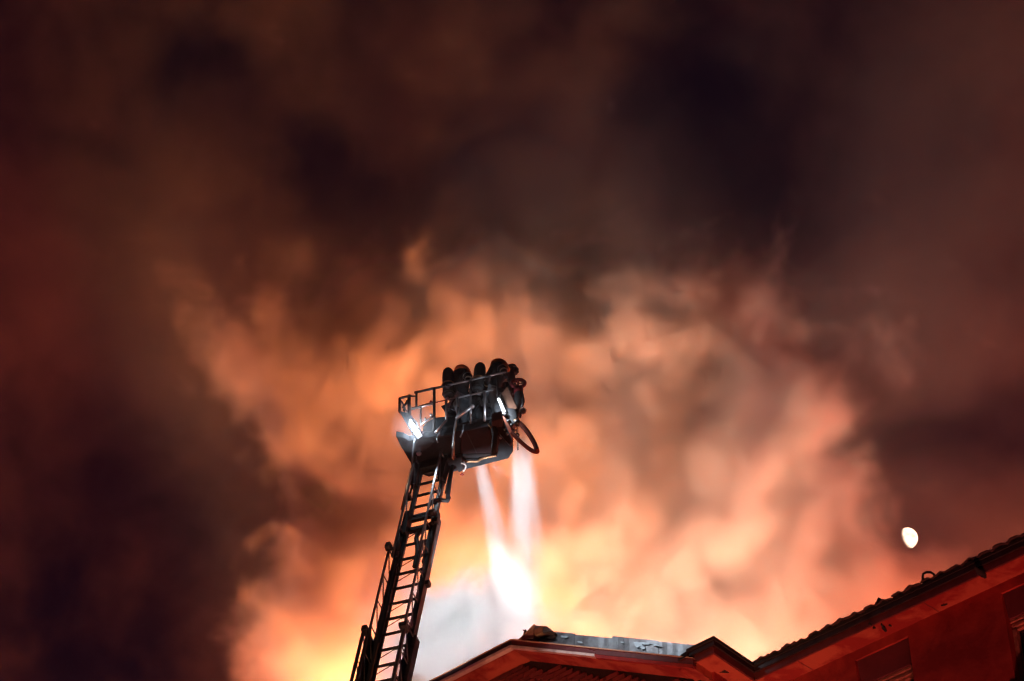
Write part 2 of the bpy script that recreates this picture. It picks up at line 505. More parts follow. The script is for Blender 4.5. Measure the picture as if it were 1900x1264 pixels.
# ------------------------------------------------------------------ building, plan axes along and across its eaves
YAW = rad(-42.0)
E1 = Vector((cos(YAW), sin(YAW), 0)); E2 = Vector((-sin(YAW), cos(YAW), 0)); EZ = Vector((0, 0, 1))
BO = Vector((0, 32.55, 0))
def bp(s, t, z): return BO + E1 * s + E2 * t + EZ * z
def on_t(u, v, t):
    p = at_plane(u, v, BO + E2 * t, E2); q = p - BO
    return q.dot(E1), p.z
T0 = 2.1
OV = 0.46
TW = T0 + OV
SA, HA = -1.89, 25.68          # top corner of the gable edge
SR, HR = 2.06, 23.52           # its lower right end
SP, HE = 2.49, 23.74           # corner of the bay's eave, eave height
TM = 3.15                      # eave line of the main block
TWM = TM + OV                  # its wall
SLOPE = (HR - HA) / (SR - SA)
SL = -14.0                     # far left end, outside the frame
SM = 16.0                      # far right end, outside the frame
bld = empty('building', bp(0, TW, 0), label='red plastered building with a brick gable and a long tiled eave', cat='building')

def top_z(s):
    return HA if s <= SA else HA + (s - SA) * SLOPE

def strip(name, mat, pts, t0, t1, z0, z1, wob=0.0, **kw):
    """a band along (s, z) points, spanning t0..t1 and z0..z1 below them"""
    mb = MB(); r = random.Random(3)
    for (sa, za), (sb, zb) in zip(pts, pts[1:]):
        n = 1 if not wob else max(1, int((sb - sa) / 0.35))
        for k in range(n):
            a, b = k / n, (k + 1) / n
            s0, s1 = sa + (sb - sa) * a, sa + (sb - sa) * b
            y0, y1 = za + (zb - za) * a, za + (zb - za) * b
            w = r.uniform(-wob, wob)
            mb.hexa([bp(s0, t0 + w, y0 + z0), bp(s1, t0 + w, y1 + z0), bp(s1, t1, y1 + z0), bp(s0, t1, y0 + z0),
                     bp(s0, t0 + w, y0 + z1 + w), bp(s1, t0 + w, y1 + z1 + w), bp(s1, t1, y1 + z1), bp(s0, t1, y0 + z1)])
    return mb.build(name, mat, bld, **kw)

gable = [(SL, HA), (SA, HA), (SR, HR)]
strip('eave_cap', 'tan', gable, T0 - 0.035, T0 + 0.08, -0.016, 0.006)
strip('gutter', 'blackfascia', [(SL, HA), (SA, HA)], T0 - 0.025, T0 + 0.02, -0.125, -0.018)
strip('fascia', 'maroon', [(SA + .002, HA), (SR, HR)], T0 - 0.02, T0 + 0.02, -0.125, -0.018)
strip('moulding', 'mould', [(SL, HA), (SA - .01, HA)], T0 - 0.045, T0 + 0.05, -0.185, -0.127)
strip('moulding', 'mould', [(SA + .002, HA), (SA + 1.9, HA + 1.9 * SLOPE)], T0 - 0.04, T0 + 0.05, -0.182, -0.128)
strip('moulding', 'plaster', [(SA + 1.905, HA + 1.905 * SLOPE), (SR, HR)], T0 - 0.02, T0 + 0.05, -0.195, -0.130)
# soffit of the gable edge
mb = MB()
for (sa, za), (sb, zb) in zip(gable, gable[1:]):
    mb.hexa([bp(sa, T0 + .052, za - .20), bp(sb, T0 + .052, zb - .20), bp(sb, TW + .03, zb - .20), bp(sa, TW + .03, za - .20),
             bp(sa, T0 + .052, za - .02), bp(sb, T0 + .052, zb - .02), bp(sb, TW + .03, zb - .02), bp(sa, TW + .03, za - .02)])
mb.build('soffit', 'soffit', bld)

# brick wall under the gable edge: sooty backing and one object per brick
BL, BH, J = 0.285, 0.100, 0.016
ROWS = 11
zt = HA - .20
SB = SR + 0.05
mb = MB()
mb.prism([bp(SL, TW + .035, 0), bp(SB, TW + .035, 0), bp(SB, TW + .035, top_z(SB) - .19), bp(SA, TW + .035, HA - .19), bp(SL, TW + .035, HA - .19)], E2 * 0.3)
mb.build('gable_wall', 'mortar', bld)
brick_mesh = {}
def brick_me(mat, k):
    key = (mat, k)
    if key not in brick_mesh:
        r = random.Random(k + 10 * len(mat))
        b = bmesh.new(); m = MB()
        l, h, d = BL - J, BH - J, .05
        j = lambda: r.uniform(-.0025, .0025)
        m.hexa([E1 * (x + j()) + E2 * (y + j()) + EZ * (z + j()) for x, y, z in
                ((0, 0, 0), (l, 0, 0), (l, d, 0), (0, d, 0), (0, 0, h), (l, 0, h), (l, d, h), (0, d, h))])
        bmesh.ops.recalc_face_normals(m.bm, faces=m.bm.faces[:])
        me = bpy.data.meshes.new('brick'); m.bm.to_mesh(me); m.bm.free(); b.free()
        me.materials.append(M[mat]); brick_mesh[key] = me
    return brick_mesh[key]
nb = 0
rest = MB()
base = bp(0, TW, 0)
rb = random.Random(11)
for row in range(60):
    z = zt - (row + 1) * BH
    s = -10.0 + (BL / 2 if row % 2 else 0)
    while s < SB - BL:
        lim = top_z(s + BL) - .20
        if z + BH - J < lim - 0.004:
            depth = lim - z
            near = (depth < 0.95 and s > -3.6)
            if near and nb < 295:
                o = bpy.data.objects.new('brick', brick_me('brick' if rb.random() < .6 else 'brick2', rb.randrange(4)))
                COL.objects.link(o); o.parent = bld
                o.location = bp(s, TW + rb.uniform(-.006, .008) - .012, z) - base
                nb += 1
            elif row < 40 and s > -9:
                l, h = BL - J, BH - J
                y0 = TW - .012 + rb.uniform(-.006, .008)
                rest.hexa([bp(s, y0, z), bp(s + l, y0, z), bp(s + l, y0 + .04, z), bp(s, y0 + .04, z),
                           bp(s, y0, z + h), bp(s + l, y0, z + h), bp(s + l, y0 + .04, z + h), bp(s, y0 + .04, z + h)])
        s += BL
rest.build('brickwork', 'brick', bld, kind='stuff')

# sheet metal upstand behind the gable edge, lapped sheets with bent edges
def top2(s): return top_z(s)
cuts = [SA + .30, SA + 1.18, SA + 2.05, SA + 3.0, SR - .12]
for i, (a, b) in enumerate(zip(cuts, cuts[1:])):
    h0 = (0.375, .36, .395, .385)[i]
    mb = MB()
    tt = T0 + .26 + .012 * (i % 2)
    n = 8
    for k in range(n):
        s0, s1 = a + (b - a + .03) * k / n, a + (b - a + .03) * (k + 1) / n
        w0, w1 = [rb.uniform(-.006, .006) for _ in range(2)]
        mb.hexa([bp(s0, tt + w0, top2(s0) - .05), bp(s1, tt + w1, top2(s1) - .05), bp(s1, tt + .22, top2(s1) - .05), bp(s0, tt + .22, top2(s0) - .05),
                 bp(s0, tt + w0, top2(s0) + h0), bp(s1, tt + w1, top2(s1) + h0), bp(s1, tt + .22, top2(s1) + h0), bp(s0, tt + .22, top2(s0) + h0)])
    bmesh.ops.remove_doubles(mb.bm, verts=mb.bm.verts[:], dist=1e-4)
    mb.build('flashing_sheet', 'zinc', bld)
# lower lip of the flashing and pale patches on it
strip('flashing_lip', 'zinc', [(SA + .9, HA + .9 * SLOPE), (SR - .1, HR + .1 * -SLOPE)], T0 + .09, T0 + .25, 0.008, 0.045, wob=.008)
def blob_patch(name, mat, s0, z0, w, h, t, n=14, seed=1):
    r = random.Random(seed)
    pts = []
    for k in range(n):
        a = 2 * pi * k / n; q = r.uniform(.45, 1.1)
        pts.append(bp(s0 + cos(a) * w * q, t, z0 + sin(a) * h * q + cos(a) * w * q * SLOPE))
    return MB().prism(pts, E2 * .006).build(name, mat, bld)
def fz(s, k): return top_z(s) + k
for i, (ds, k, w, h) in enumerate([(2.62, .27, .10, .07), (2.78, .30, .16, .03), (3.02, .29, .10, .025), (2.72, .22, .07, .045), (2.30, .28, .05, .02), (.72, .24, .12, .05), (1.0, .28, .10, .03), (1.35, .2, .08, .02)]):
    blob_patch('pale_patch', 'pale_metal', SA + ds, fz(SA + ds, k), w, h, T0 + .236 if i else T0 + .235, seed=i)
for i, ds in enumerate([1.75, 1.9, 2.12, 2.3, 2.55, 2.35, 1.5, 0.75, 0.85]):
    blob_patch('pale_patch', 'pale_metal', SA + ds, fz(SA + ds, .018), .04 + .02 * (i % 3), .012, T0 + .078, n=9, seed=20 + i)
# boxed timber end of the upstand at its left end
mb = MB()
a, b = SA + .06, SA + .42
mb.prism([bp(a, T0 + .12, HA + .01), bp(b - .02, T0 + .12, HA - .10), bp(b - .02, T0 + .12, HA + .17), ], E2 * .30)
mb.build('end_board', 'tan', bld)
mb = MB()
mb.hexa([bp(a - .03, T0 + .11, HA + .015), bp(b, T0 + .11, HA + .175), bp(b, T0 + .44, HA + .175), bp(a - .03, T0 + .44, HA + .015),
         bp(a - .03, T0 + .11, HA + .035), bp(b, T0 + .11, HA + .20), bp(b, T0 + .44, HA + .20), bp(a - .03, T0 + .44, HA + .035)])
mb.build('end_cap', 'tan', bld)
MB().box(bp(b + .13, T0 + .14, HA - .02), E1 * .09, E2 * .06, EZ * .06).build('timber_block', 'tan', bld)
MB().hexa([bp(b + .02, T0 + .10, HA - .03), bp(b + .42, T0 + .10, HA - .14), bp(b + .42, T0 + .24, HA - .14), bp(b + .02, T0 + .24, HA - .03),
           bp(b + .0, T0 + .12, HA + .17), bp(b + .30, T0 + .10, HA + .01), bp(b + .30, T0 + .24, HA + .01), bp(b + .0, T0 + .26, HA + .17)]).build('burnt_board', 'zinc', bld)
# twisted wires and debris on the corner
def px_t(u, v, t): 
    s, z = on_t(u, v, t); return bp(s, t, z)
def wire(name, mat, pts, t, r, n=6):
    return MB().tube([px_t(u, v, t) for u, v in pts], r, n).build(name, mat, bld)
wire('bent_wire', 'char', [(977, 1174), (981, 1171), (984, 1166), (988, 1165), (994, 1168), (998, 1173)], T0 + .2, .008)
wire('bent_wire', 'char', [(970, 1169), (975, 1171), (979, 1173), (984, 1170)], T0 + .22, .010)
wire('bent_wire', 'char', [(972, 1176), (975, 1170), (976, 1168)], T0 + .2, .016)
wire('bent_wire', 'char', [(1003, 1183), (1012, 1186), (1026, 1187), (1034, 1188)], T0 + .10, .008)

# ---------------- bay return eave (the small peak) and the main eave
def zb(a, b): return a, b
# bay return: front face from the gable end to the corner, right face back to the main block
def band(name, mat, out_pts, inset, z0, z1, **kw):
    """band along plan points (s, t); inset = plan points of its inner line"""
    mb = MB()
    for (a, b, c, d) in zip(out_pts, out_pts[1:], inset, inset[1:]):
        mb.hexa([bp(*a, z0), bp(*b, z0), bp(*d, z0), bp(*c, z0), bp(*a, z1), bp(*b, z1), bp(*d, z1), bp(*c, z1)])
    bmesh.ops.remove_doubles(mb.bm, verts=mb.bm.verts[:], dist=1e-5)
    return mb.build(name, mat, bld, **kw)
def off(d, e=0.0):
    """eave outline moved inwards by d: bay corner then main line"""
    return [(SR - .12, T0 - .012 + d), (SP - d, T0 - .012 + d), (SP - d, TM + d), (SM, TM + d)]
band('roof_edge', 'char', off(-.02), off(.30), HE - .06, HE + .0)
band('gutter', 'blackfascia', off(.0), off(.035), HE - .15, HE - .063)
band('fascia', 'maroon', off(.04), off(.075), HE - .27, HE - .13)
band('soffit', 'soffit', off(.078), off(OV + .02), HE - .265, HE - .15)
MB().hexa([bp(SR - .35, T0 + .055, HE - .27), bp(SR - .1, T0 + .055, HE - .27), bp(SR - .1, TM + OV, HE - .27), bp(SR - .35, TM + OV, HE - .27),
           bp(SR - .35, T0 + .055, HE - .2), bp(SR - .1, T0 + .055, HE - .2), bp(SR - .1, TM + OV, HE - .2), bp(SR - .35, TM + OV, HE - .2)]).build('soffit_return', 'soffit', bld)
# small tan block seen over the peak
MB().hexa([bp(SR - .02, T0 + .20, HE - .1), bp(SP - .14, T0 + .20, HE - .1), bp(SP - .14, T0 + .5, HE - .1), bp(SR - .02, T0 + .5, HE - .1),
           bp(SR - .02, T0 + .20, HE + .09), bp(SP - .14, T0 + .20, HE + .105), bp(SP - .14, T0 + .5, HE + .105), bp(SR - .02, T0 + .5, HE + .09)]).build('end_block', 'shield', bld)
MB().hexa([bp(SR - .3, T0 - .04, HE - .15), bp(SR - .1, T0 - .05, HE - .15), bp(SR - .1, T0 + .3, HE - .15), bp(SR - .3, T0 + .3, HE - .15),
           bp(SR - .26, T0 + .0, HE - .03), bp(SR - .1, T0 + .0, HE - .01), bp(SR - .1, T0 + .3, HE - .01), bp(SR - .26, T0 + .3, HE - .03)]).build('burnt_corner', 'char', bld)

# bay side wall and main wall with openings
ZS = HE - .262
MB().hexa([bp(SP - OV - .25, TW + .34, 0), bp(SP - OV, TW + .34, 0), bp(SP - OV, TWM + .1, 0), bp(SP - OV - .25, TWM + .1, 0),
           bp(SP - OV - .25, TW + .34, ZS), bp(SP - OV, TW + .34, ZS), bp(SP - OV, TWM + .1, ZS), bp(SP - OV - .25, TWM + .1, ZS)]).build('bay_side_wall', 'plaster', bld)
MB().hexa([bp(SB, TW, 0), bp(SP - OV - .002, TW, 0), bp(SP - OV - .002, TW + .337, 0), bp(SB, TW + .337, 0),
           bp(SB, TW, ZS), bp(SP - OV - .002, TW, ZS), bp(SP - OV - .002, TW + .337, ZS), bp(SB, TW + .337, ZS)]).build('corner_pier', 'plaster', bld)
WIN = [(4.145, 5.17), (6.91, 7.94), (9.68, 10.71), (12.4, 13.43)]
WT = 23.30; WB = 21.55
segs = []
cur = SP - OV + .003
mb = MB()
def wallbox(s0, s1, z0, z1, mb=mb):
    mb.hexa([bp(s0, TWM, z0), bp(s1, TWM, z0), bp(s1, TWM + .3, z0), bp(s0, TWM + .3, z0), bp(s0, TWM, z1), bp(s1, TWM, z1), bp(s1, TWM + .3, z1), bp(s0, TWM + .3, z1)])
edges = [cur] + [x for w in WIN for x in w] + [SM]
cols = [(edges[i], edges[i + 1]) for i in range(len(edges) - 1)]
for i, (a, b) in enumerate(cols):
    if i % 2 == 0: wallbox(a, b, 0, ZS)
    else:
        wallbox(a, b, WT, ZS); wallbox(a, b, 0, WB)
bmesh.ops.remove_doubles(mb.bm, verts=mb.bm.verts[:], dist=1e-5)
mb.build('main_wall', 'plaster', bld)
for (a, b) in WIN:
    w = MB().hexa([bp(a, TWM + .26, WB), bp(b, TWM + .26, WB), bp(b, TWM + .29, WB), bp(a, TWM + .29, WB), bp(a, TWM + .26, WT), bp(b, TWM + .26, WT), bp(b, TWM + .29, WT), bp(a, TWM + .29, WT)]).build('window', 'glass', bld)
    mb = MB().hexa([bp(a + .002, TWM + .10, WT - .44), bp(b - .002, TWM + .10, WT - .44), bp(b - .002, TWM + .25, WT - .44), bp(a + .002, TWM + .25, WT - .44),
                    bp(a + .002, TWM + .035, WT - .002), bp(b - .002, TWM + .035, WT - .002), bp(b - .002, TWM + .25, WT - .002), bp(a + .002, TWM + .25, WT - .002)])
    mb.build('shutter_box', 'shutter', w, bevel=.008)
    mb = MB()
    zt2 = WT - .443
    for (s0, s1, z0, z1, t) in ((a + .003, b - .003, zt2 - .045, zt2, .13), (a + .003, b - .003, zt2 - .075, zt2 - .048, .17), (a + .003, b - .003, zt2 - .125, zt2 - .078, .15), (a + .003, b - .003, zt2 - .17, zt2 - .13, .19),
                                (a + .003, a + .07, WB + .05, zt2 - .172, .15), (b - .07, b - .003, WB + .05, zt2 - .172, .15), ((a + b) / 2 - .035, (a + b) / 2 + .035, WB + .05, zt2 - .172, .17), (a + .003, b - .003, WB + .003, WB + .048, .14)):
        mb.hexa([bp(s0, TWM + t, z0), bp(s1, TWM + t, z0), bp(s1, TWM + .255, z0), bp(s0, TWM + .255, z0), bp(s0, TWM + t, z1), bp(s1, TWM + t, z1), bp(s1, TWM + .255, z1), bp(s0, TWM + .255, z1)])
    mb.build('frame', 'wood', w, bevel=.004)
    MB().hexa([bp(a - .06, TWM - .07, WB - .07), bp(b + .06, TWM - .07, WB - .07), bp(b + .06, TWM - .003, WB - .07), bp(a - .06, TWM - .003, WB - .07),
               bp(a - .06, TWM - .07, WB - .01), bp(b + .06, TWM - .07, WB - .01), bp(b + .06, TWM - .003, WB), bp(a - .06, TWM - .003, WB)]).build('sill', 'plaster', w)

# roof slopes (seen edge on from the street)
RT = 3.5
def roof_quad(mb, s0, s1, t0, z0a, z0b, t1, rise):
    mb.hexa([bp(s0, t0, z0a - .06), bp(s1, t0, z0b - .06), bp(s1, t1, z0b + rise - .06), bp(s0, t1, z0a + rise - .06),
             bp(s0, t0, z0a), bp(s1, t0, z0b), bp(s1, t1, z0b + rise), bp(s0, t1, z0a + rise)])
mb = MB()
roof_quad(mb, SP - .2, SM, TM + .32, HE + .08, HE + .08, T0 + RT, 1.2)
roof_quad(mb, SL, SA, T0 + .54, HA - .03, HA - .03, T0 + RT, 1.5)
roof_quad(mb, SA, SP - .22, T0 + .54, HA - .03, HR - .05, T0 + RT, 1.5)
mb.build('roof', 'roofsheet', bld)
# roof tiles along the main eave: S-shaped pans, one object each
def tile_mesh(seed):
    r = random.Random(seed); b = bmesh.new(); n = 9; L = .42; P = .268
    rows = []
    for k in range(n + 1):
        x = k / n
        prof = .020 * sin(2 * pi * x - .6) + .009 * sin(4 * pi * x + seed) + .022
        a = []
        for j, (tt, up) in enumerate(((0, 0), (L, .115))):
            for h in (0, -.02):
                a.append(b.verts.new(E1 * (x * P) + E2 * (tt + r.uniform(-.003, .003)) + EZ * (prof + up + h)))
        rows.append(a)
    for p, q in zip(rows, rows[1:]):
        for (i, j) in ((0, 2), (3, 1), (2, 3), (1, 0)):
            b.faces.new([p[i], q[i], q[j], p[j]])
    b.faces.new([rows[0][i] for i in (0, 2, 3, 1)]); b.faces.new([rows[-1][i] for i in (1, 3, 2, 0)])
    bmesh.ops.recalc_face_normals(b, faces=b.faces[:])
    me = bpy.data.meshes.new('roof_tile'); b.to_mesh(me); b.free(); me.materials.append(M['tile'])
    return me
tm = [tile_mesh(i) for i in range(5)]
s = SP + .06
k = 0
while s < 12.0:
    o = bpy.data.objects.new('roof_tile', tm[rb.randrange(5)]); COL.objects.link(o); o.parent = bld
    o.location = bp(s, TM - .06 + rb.uniform(-.035, .02), HE - .005 + rb.uniform(-.012, .016)) - base
    o.rotation_euler = (rb.uniform(-.04, .04), rb.uniform(-.05, .05), rb.uniform(-.03, .03))
    s += .272; k += 1
# things sticking out of the main roof edge
wire('cable_loop', 'blackrubber', [(1716, 1080), (1712, 1072), (1713, 1065), (1719, 1062), (1727, 1062), (1733, 1066), (1735, 1070)], TM + .05, .020)
wire('cable_stub', 'blackrubber', [(1717, 1084), (1714, 1078), (1713, 1074)], TM + .02, .03)
wire('vent_pipe', 'tile', [(1627, 1124), (1629, 1117), (1632, 1110)], TM + .12, [.045, .032, .028])
wire('bent_wire', 'char', [(1563, 1150), (1560, 1149), (1557, 1150), (1556, 1153)], TM + .05, .010)
wire('bent_wire', 'char', [(1404, 1226), (1398, 1229), (1393, 1231)], TM + .05, .02)
# loose charred flakes hanging from the soffit
def flake(pts, t, r):
    MB().tube([at_height(u, v, HE - .285) for u, v in pts], r, 5).build('loose_plaster', 'char', bld)
flake([(1635, 1158), (1639, 1165), (1644, 1171)], TM + .30, [.012, .03, .02])
flake([(1613, 1157), (1617, 1160)], TM + .20, [.02, .012])
flake([(1621, 1164), (1624, 1166)], TM + .25, [.025, .012])
flake([(1650, 1160), (1654, 1162)], TM + .30, [.02, .012])
flake([(1808, 1052), (1816, 1060), (1824, 1066), (1829, 1072)], TM + .15, [.02, .05, .05, .02])
flake([(1746, 1124), (1752, 1123), (1758, 1121)], TWM - .02, [.012, .015, .008])
# fine plaster cracks / joints across the soffit
for sx in (3.30, 5.75, 8.0):
    MB().bar(bp(sx, TM + .09, HE - .266), bp(sx + .03, TWM - .01, HE - .266), .012, .004, EZ).build('soffit_joint', 'maroon', bld)
MB().hexa([bp(SL, T0 + RT - .35, 0), bp(SM, T0 + RT - .35, 0), bp(SM, T0 + RT - .05, 0), bp(SL, T0 + RT - .05, 0),
           bp(SL, T0 + RT - .35, HE + .6), bp(SM, T0 + RT - .35, HE + .6), bp(SM, T0 + RT - .05, HE + .6), bp(SL, T0 + RT - .05, HE + .6)]).build('rear_wall', 'plaster', bld)
# ------------------------------------------------------------------ rescue basket
PYAW = rad(-20.0)
PA = Vector((cos(PYAW), sin(PYAW), 0)); PB = Vector((-sin(PYAW), cos(PYAW), 0)); PC = Vector((0, 0, 1))
P0 = at_dist(873, 783, 41.5)
def zp(x, y):  # coordinates measured on an enlargement of the basket
    return 720 + x / 5.2667, 650 + y / 5.2667
def L(a, b, c): return P0 + PA * a + PB * b + PC * c
def loc(p): d = p - P0; return Vector((d.dot(PA), d.dot(PB), d.dot(PC)))
def pf(x, y, b=0.0): return at_plane(*zp(x, y), P0 + PB * b, PB)      # on an upright plane b metres behind the near edge
def pe(x, y, a): return at_plane(*zp(x, y), P0 + PA * a, PA)          # on an end plane
def pc(x, y, c=0.0): return at_plane(*zp(x, y), P0 + PC * c, PC)      # on a level plane

rig = empty('aerial_ladder', P0 + PC * -1.5, label='long dark telescopic lattice ladder of a fire engine rising to the crowded rescue basket', cat='ladder')
bk = empty('rescue_basket', P0 + PB * 0.5, label='dark railed rescue basket crowded with firefighters at the top of the aerial ladder', cat='rescue basket')

# floor tray: outline measured on its upper near edge and lower far edge
near = [pc(150, 800), pc(205, 832), pc(450, 790), pc(700, 735), pc(945, 690), pc(1115, 645)]
far = [pc(1222, 885, -.12), pc(1222, 990, -.12), pc(1180, 1060, -.12), pc(780, 1160, -.12), pc(400, 1240, -.12), pc(240, 1180, -.12), pc(220, 1100, -.12), pc(120, 935, -.12), pc(75, 810, -.05)]
outline = []
for p in near + far:
    q = loc(p); outline.append((q.x, q.y))
MB().prism([L(a, b, -.12) for a, b in outline], PC * .12).build('floor', 'floor', bk, bevel=.012)
# kick board round the near side, and the low console in the left corner
MB().hexa([pf(300, 815, .012), pf(1105, 655, .012), pf(1105, 655, .04), pf(300, 815, .04), pf(300, 800, .012) , pf(1105, 628, .012), pf(1105, 628, .04), pf(300, 800, .04)]).build('kick_board', 'darksteel', bk)
mb = MB()
prof = [(335, 800), (338, 745), (370, 705), (420, 672), (470, 655), (540, 645), (600, 650), (700, 640), (700, 760)]
mb.prism([pf(x, y, .12) for x, y in prof], PB * .45)
mb.build('console', 'floor', bk, bevel=.02)
# underside: framed panel, ribs, bolts, lower tray lip
def under(quad, c0, c1, name, mat, **kw):
    b = [pc(x, y, c0) for x, y in quad]
    return MB().prism(b, PC * (c1 - c0)).build(name, mat, bk, **kw)
under([(712, 800), (985, 745), (1050, 1010), (712, 1020)], -.16, -.118, 'access_panel', 'panel', bevel=.008)
under([(300, 1120), (560, 1085), (570, 1110), (300, 1150)], -.17, -.118, 'floor_rib', 'darksteel')
under([(700, 1022), (1052, 1012), (1068, 1036), (700, 1052)], -.18, -.118, 'floor_rib', 'darksteel')
under([(988, 742), (1006, 740), (1072, 1012), (1052, 1014)], -.18, -.118, 'floor_rib', 'panel')
under([(470, 850), (640, 815), (650, 830), (480, 866)], -.16, -.118, 'floor_rib', 'darksteel')
under([(760, 800), (768, 798), (872, 1005), (862, 1008)], -.166, -.158, 'panel_seam', 'blackrubber')
under([(300, 1165), (520, 1125), (540, 1170), (400, 1225)], -.22, -.118, 'tray_lip', 'darksteel')
under([(1010, 700), (1110, 668), (1130, 760), (1075, 960), (1030, 930)], -.30, -.118, 'step_box', 'blackfascia', bevel=.01)
for x, y in ((302, 1008), (287, 1100)):
    p = pc(x, y, -.125); MB().ball(p, .045).build('floor_bolt', 'aluminium', bk)
# left wing plate and end frame
EA = loc(pf(215, 560)).x
MB().prism([pe(78, 812, EA - .25), pe(120, 930, EA - .25), pe(215, 1090, EA - .25), pe(230, 1010, EA - .25), pe(150, 815, EA - .25)], PA * .03).build('wing_plate', 'floor', bk)
end = [(112, 600), (205, 640), (260, 700), (330, 850), (262, 868), (200, 760), (160, 690)]
MB().prism([pe(x, y, EA) for x, y in end], PA * .04).build('end_plate', 'floor', bk)
def bar_px(name, mat, a, b, r, depth=0.0, plane='f', parent=None, n=8, depth2=None):
    fn = {'f': pf, 'e': pe, 'c': pc}[plane]
    d2 = depth if depth2 is None else depth2
    return MB().tube([fn(*a, depth), fn(*b, d2)], r, n).build(name, mat, parent or bk)
for a, b in (((113, 470), (113, 600)), ((113, 470), (208, 445)), ((206, 440), (206, 640)), ((113, 600), (206, 690))):
    bar_px('end_frame', 'darksteel', a, b, .032 if a[0] > 200 else .024, EA, 'e')
for pts in ([(125, 490), (150, 540), (185, 600)], [(185, 490), (160, 540), (150, 590)], [(140, 560), (175, 530), (200, 500)], [(135, 500), (165, 560), (160, 610), (190, 618)]):
    MB().tube([pe(x, y, EA) for x, y in pts], .014, 6).build('coiled_line', 'darksteel', bk)
# rails and posts
for (a, b, r, m, d) in (((258, 415), (556, 350), .024, 'darksteel', 0), ((556, 350), (792, 297), .018, 'rail', 0), ((800, 293), (1150, 212), .020, 'rail', 0),
                        ((208, 450), (275, 450), .016, 'darksteel', 0),
                        ((215, 582), (455, 520), .022, 'aluminium', 0), ((215, 572), (455, 510), .018, 'darksteel', 0.01), ((455, 513), (575, 485), .012, 'redpaint', 0), ((570, 478), (680, 462), .012, 'rail', .02),
                        ((680, 465), (1025, 386), .018, 'rail', 0)):
    bar_px('rail', m, a, b, r, d)
for (a, b, r, m) in (((277, 412), (277, 565), .022, 'darksteel'), ((320, 560), (318, 722), .020, 'steel'), ((452, 368), (450, 806), .026, 'darksteel'),
                     ((572, 484), (568, 682), .018, 'aluminium'), ((560, 484), (560, 670), .010, 'darksteel'), ((676, 460), (680, 560), .018, 'rail'), ((684, 560), (682, 655), .022, 'rail'),
                     ((808, 278), (806, 712), .016, 'rail'), ((942, 398), (944, 692), .020, 'aluminium'), ((1064, 260), (1068, 470), .012, 'darksteel')):
    bar_px('post', m, a, b, r)
for p in ((420, 505), (418, 632), (362, 670)):
    MB().ball(pf(*p, 0), .028).build('rail_clamp', 'aluminium' if p[1] > 600 else 'redpaint', bk)
# far side rails
for c in (.45, .95):
    MB().tube([L(-1.15, 1.0, c), L(.5, 1.0, c)], .018, 8).build('rail', 'steel', bk)
for a in (-1.1, -.5, .1, .5):
    MB().tube([L(a, 1.0, 0), L(a, 1.0, .95)], .016, 8).build('post', 'steel', bk)
# struts and pipes on the near face
def pipe(name, mat, pts, r, d=-.03, n=8):
    return MB().tube([pf(x, y, d if len(q) == 0 else q[0]) for x, y, *q in pts], r, n).build(name, mat, bk)
pipe('gate_strut', 'aluminium', [(825, 548), (665, 668)], .026, -.06)
MB().ball(pf(823, 549, -.06), .04).build('strut_end', 'aluminium', bk)
pipe('riser_pipe', 'aluminium', [(665, 668), (655, 720), (642, 800), (634, 900), (628, 1055)], .012, -.06)
pipe('riser_pipe', 'brass', [(668, 680), (664, 740), (652, 810), (645, 900), (638, 1070)], .012, -.02)
pipe('gate_strut', 'aluminium', [(570, 682), (520, 742), (462, 808)], .020, -.04)
pipe('hanging_strap', 'rail', [(500, 780), (490, 830), (478, 868), (486, 902)], .011, -.04)
pipe('hanging_strap', 'rail', [(515, 775), (505, 810), (500, 840)], .014, -.04)
pipe('gate_strut', 'rail', [(452, 640), (400, 672), (312, 735)], .018, -.02)
pipe('riser_pipe', 'rail', [(262, 868), (250, 910), (240, 1010), (232, 1172)], .014, -.03)
pipe('grip_handle', 'rail', [(735, 730), (728, 780), (722, 812), (706, 850)], .014, -.03)
pipe('grip_handle', 'rail', [(590, 560), (600, 590)], .014, .03)
# cranked bracket under the right of the basket (the dark post beside the orange edge)
pipe('hose_guard', 'blackrubber', [(1010, 700), (1035, 760), (1048, 830), (1040, 930), (1035, 1010)], .055, -.05)
# orange edge and heat shield on the right
MB().prism([pf(x, y, -.02) for x, y in ((1112, 640), (1135, 650), (1195, 752), (1222, 868), (1205, 880), (1178, 790))], PB * .03).build('orange_edge', 'orange', bk)
MB().prism([pf(x, y, .9) for x, y in ((1190, 930), (1215, 975), (1222, 1000), (1205, 960))], PB * .03).build('orange_edge', 'orange', bk)
sh = [(1085, 435), (1120, 405), (1165, 350), (1205, 440), (1262, 560), (1200, 615), (1150, 560), (1110, 480)]
MB().prism([pf(x, y, .10) for x, y in sh], PB * .03).build('heat_shield', 'shield', bk, bevel=.01)
MB().prism([pf(x, y, .06) for x, y in ((1050, 455), (1075, 460), (1112, 600), (1130, 700), (1060, 640), (1040, 560))], PB * .05).build('side_plate', 'darksteel', bk)
MB().prism([pf(x, y, .05) for x, y in ((1145, 560), (1240, 570), (1262, 640), (1250, 690), (1205, 750), (1160, 700), (1130, 640))], PB * .12).build('pump_housing', 'darksteel', bk, bevel=.012)
for x, y, r in ((1180, 705, .05), (1150, 630, .035), (1210, 740, .04), (1265, 710, .06)):
    MB().ball(pf(x, y, .02), r).build('coupling', 'steel', bk)
MB().prism([pf(x, y, -.04) for x, y in ((1065, 660), (1110, 650), (1215, 870), (1210, 900), (1185, 925), (1075, 800), (1055, 720))], PB * .06).build('side_skirt', 'blackfascia', bk, bevel=.01)
for x, y in ((1140, 775), (1165, 820), (1100, 855)):
    MB().ball(pf(x, y, -.05), .025).build('floor_bolt', 'rail', bk)
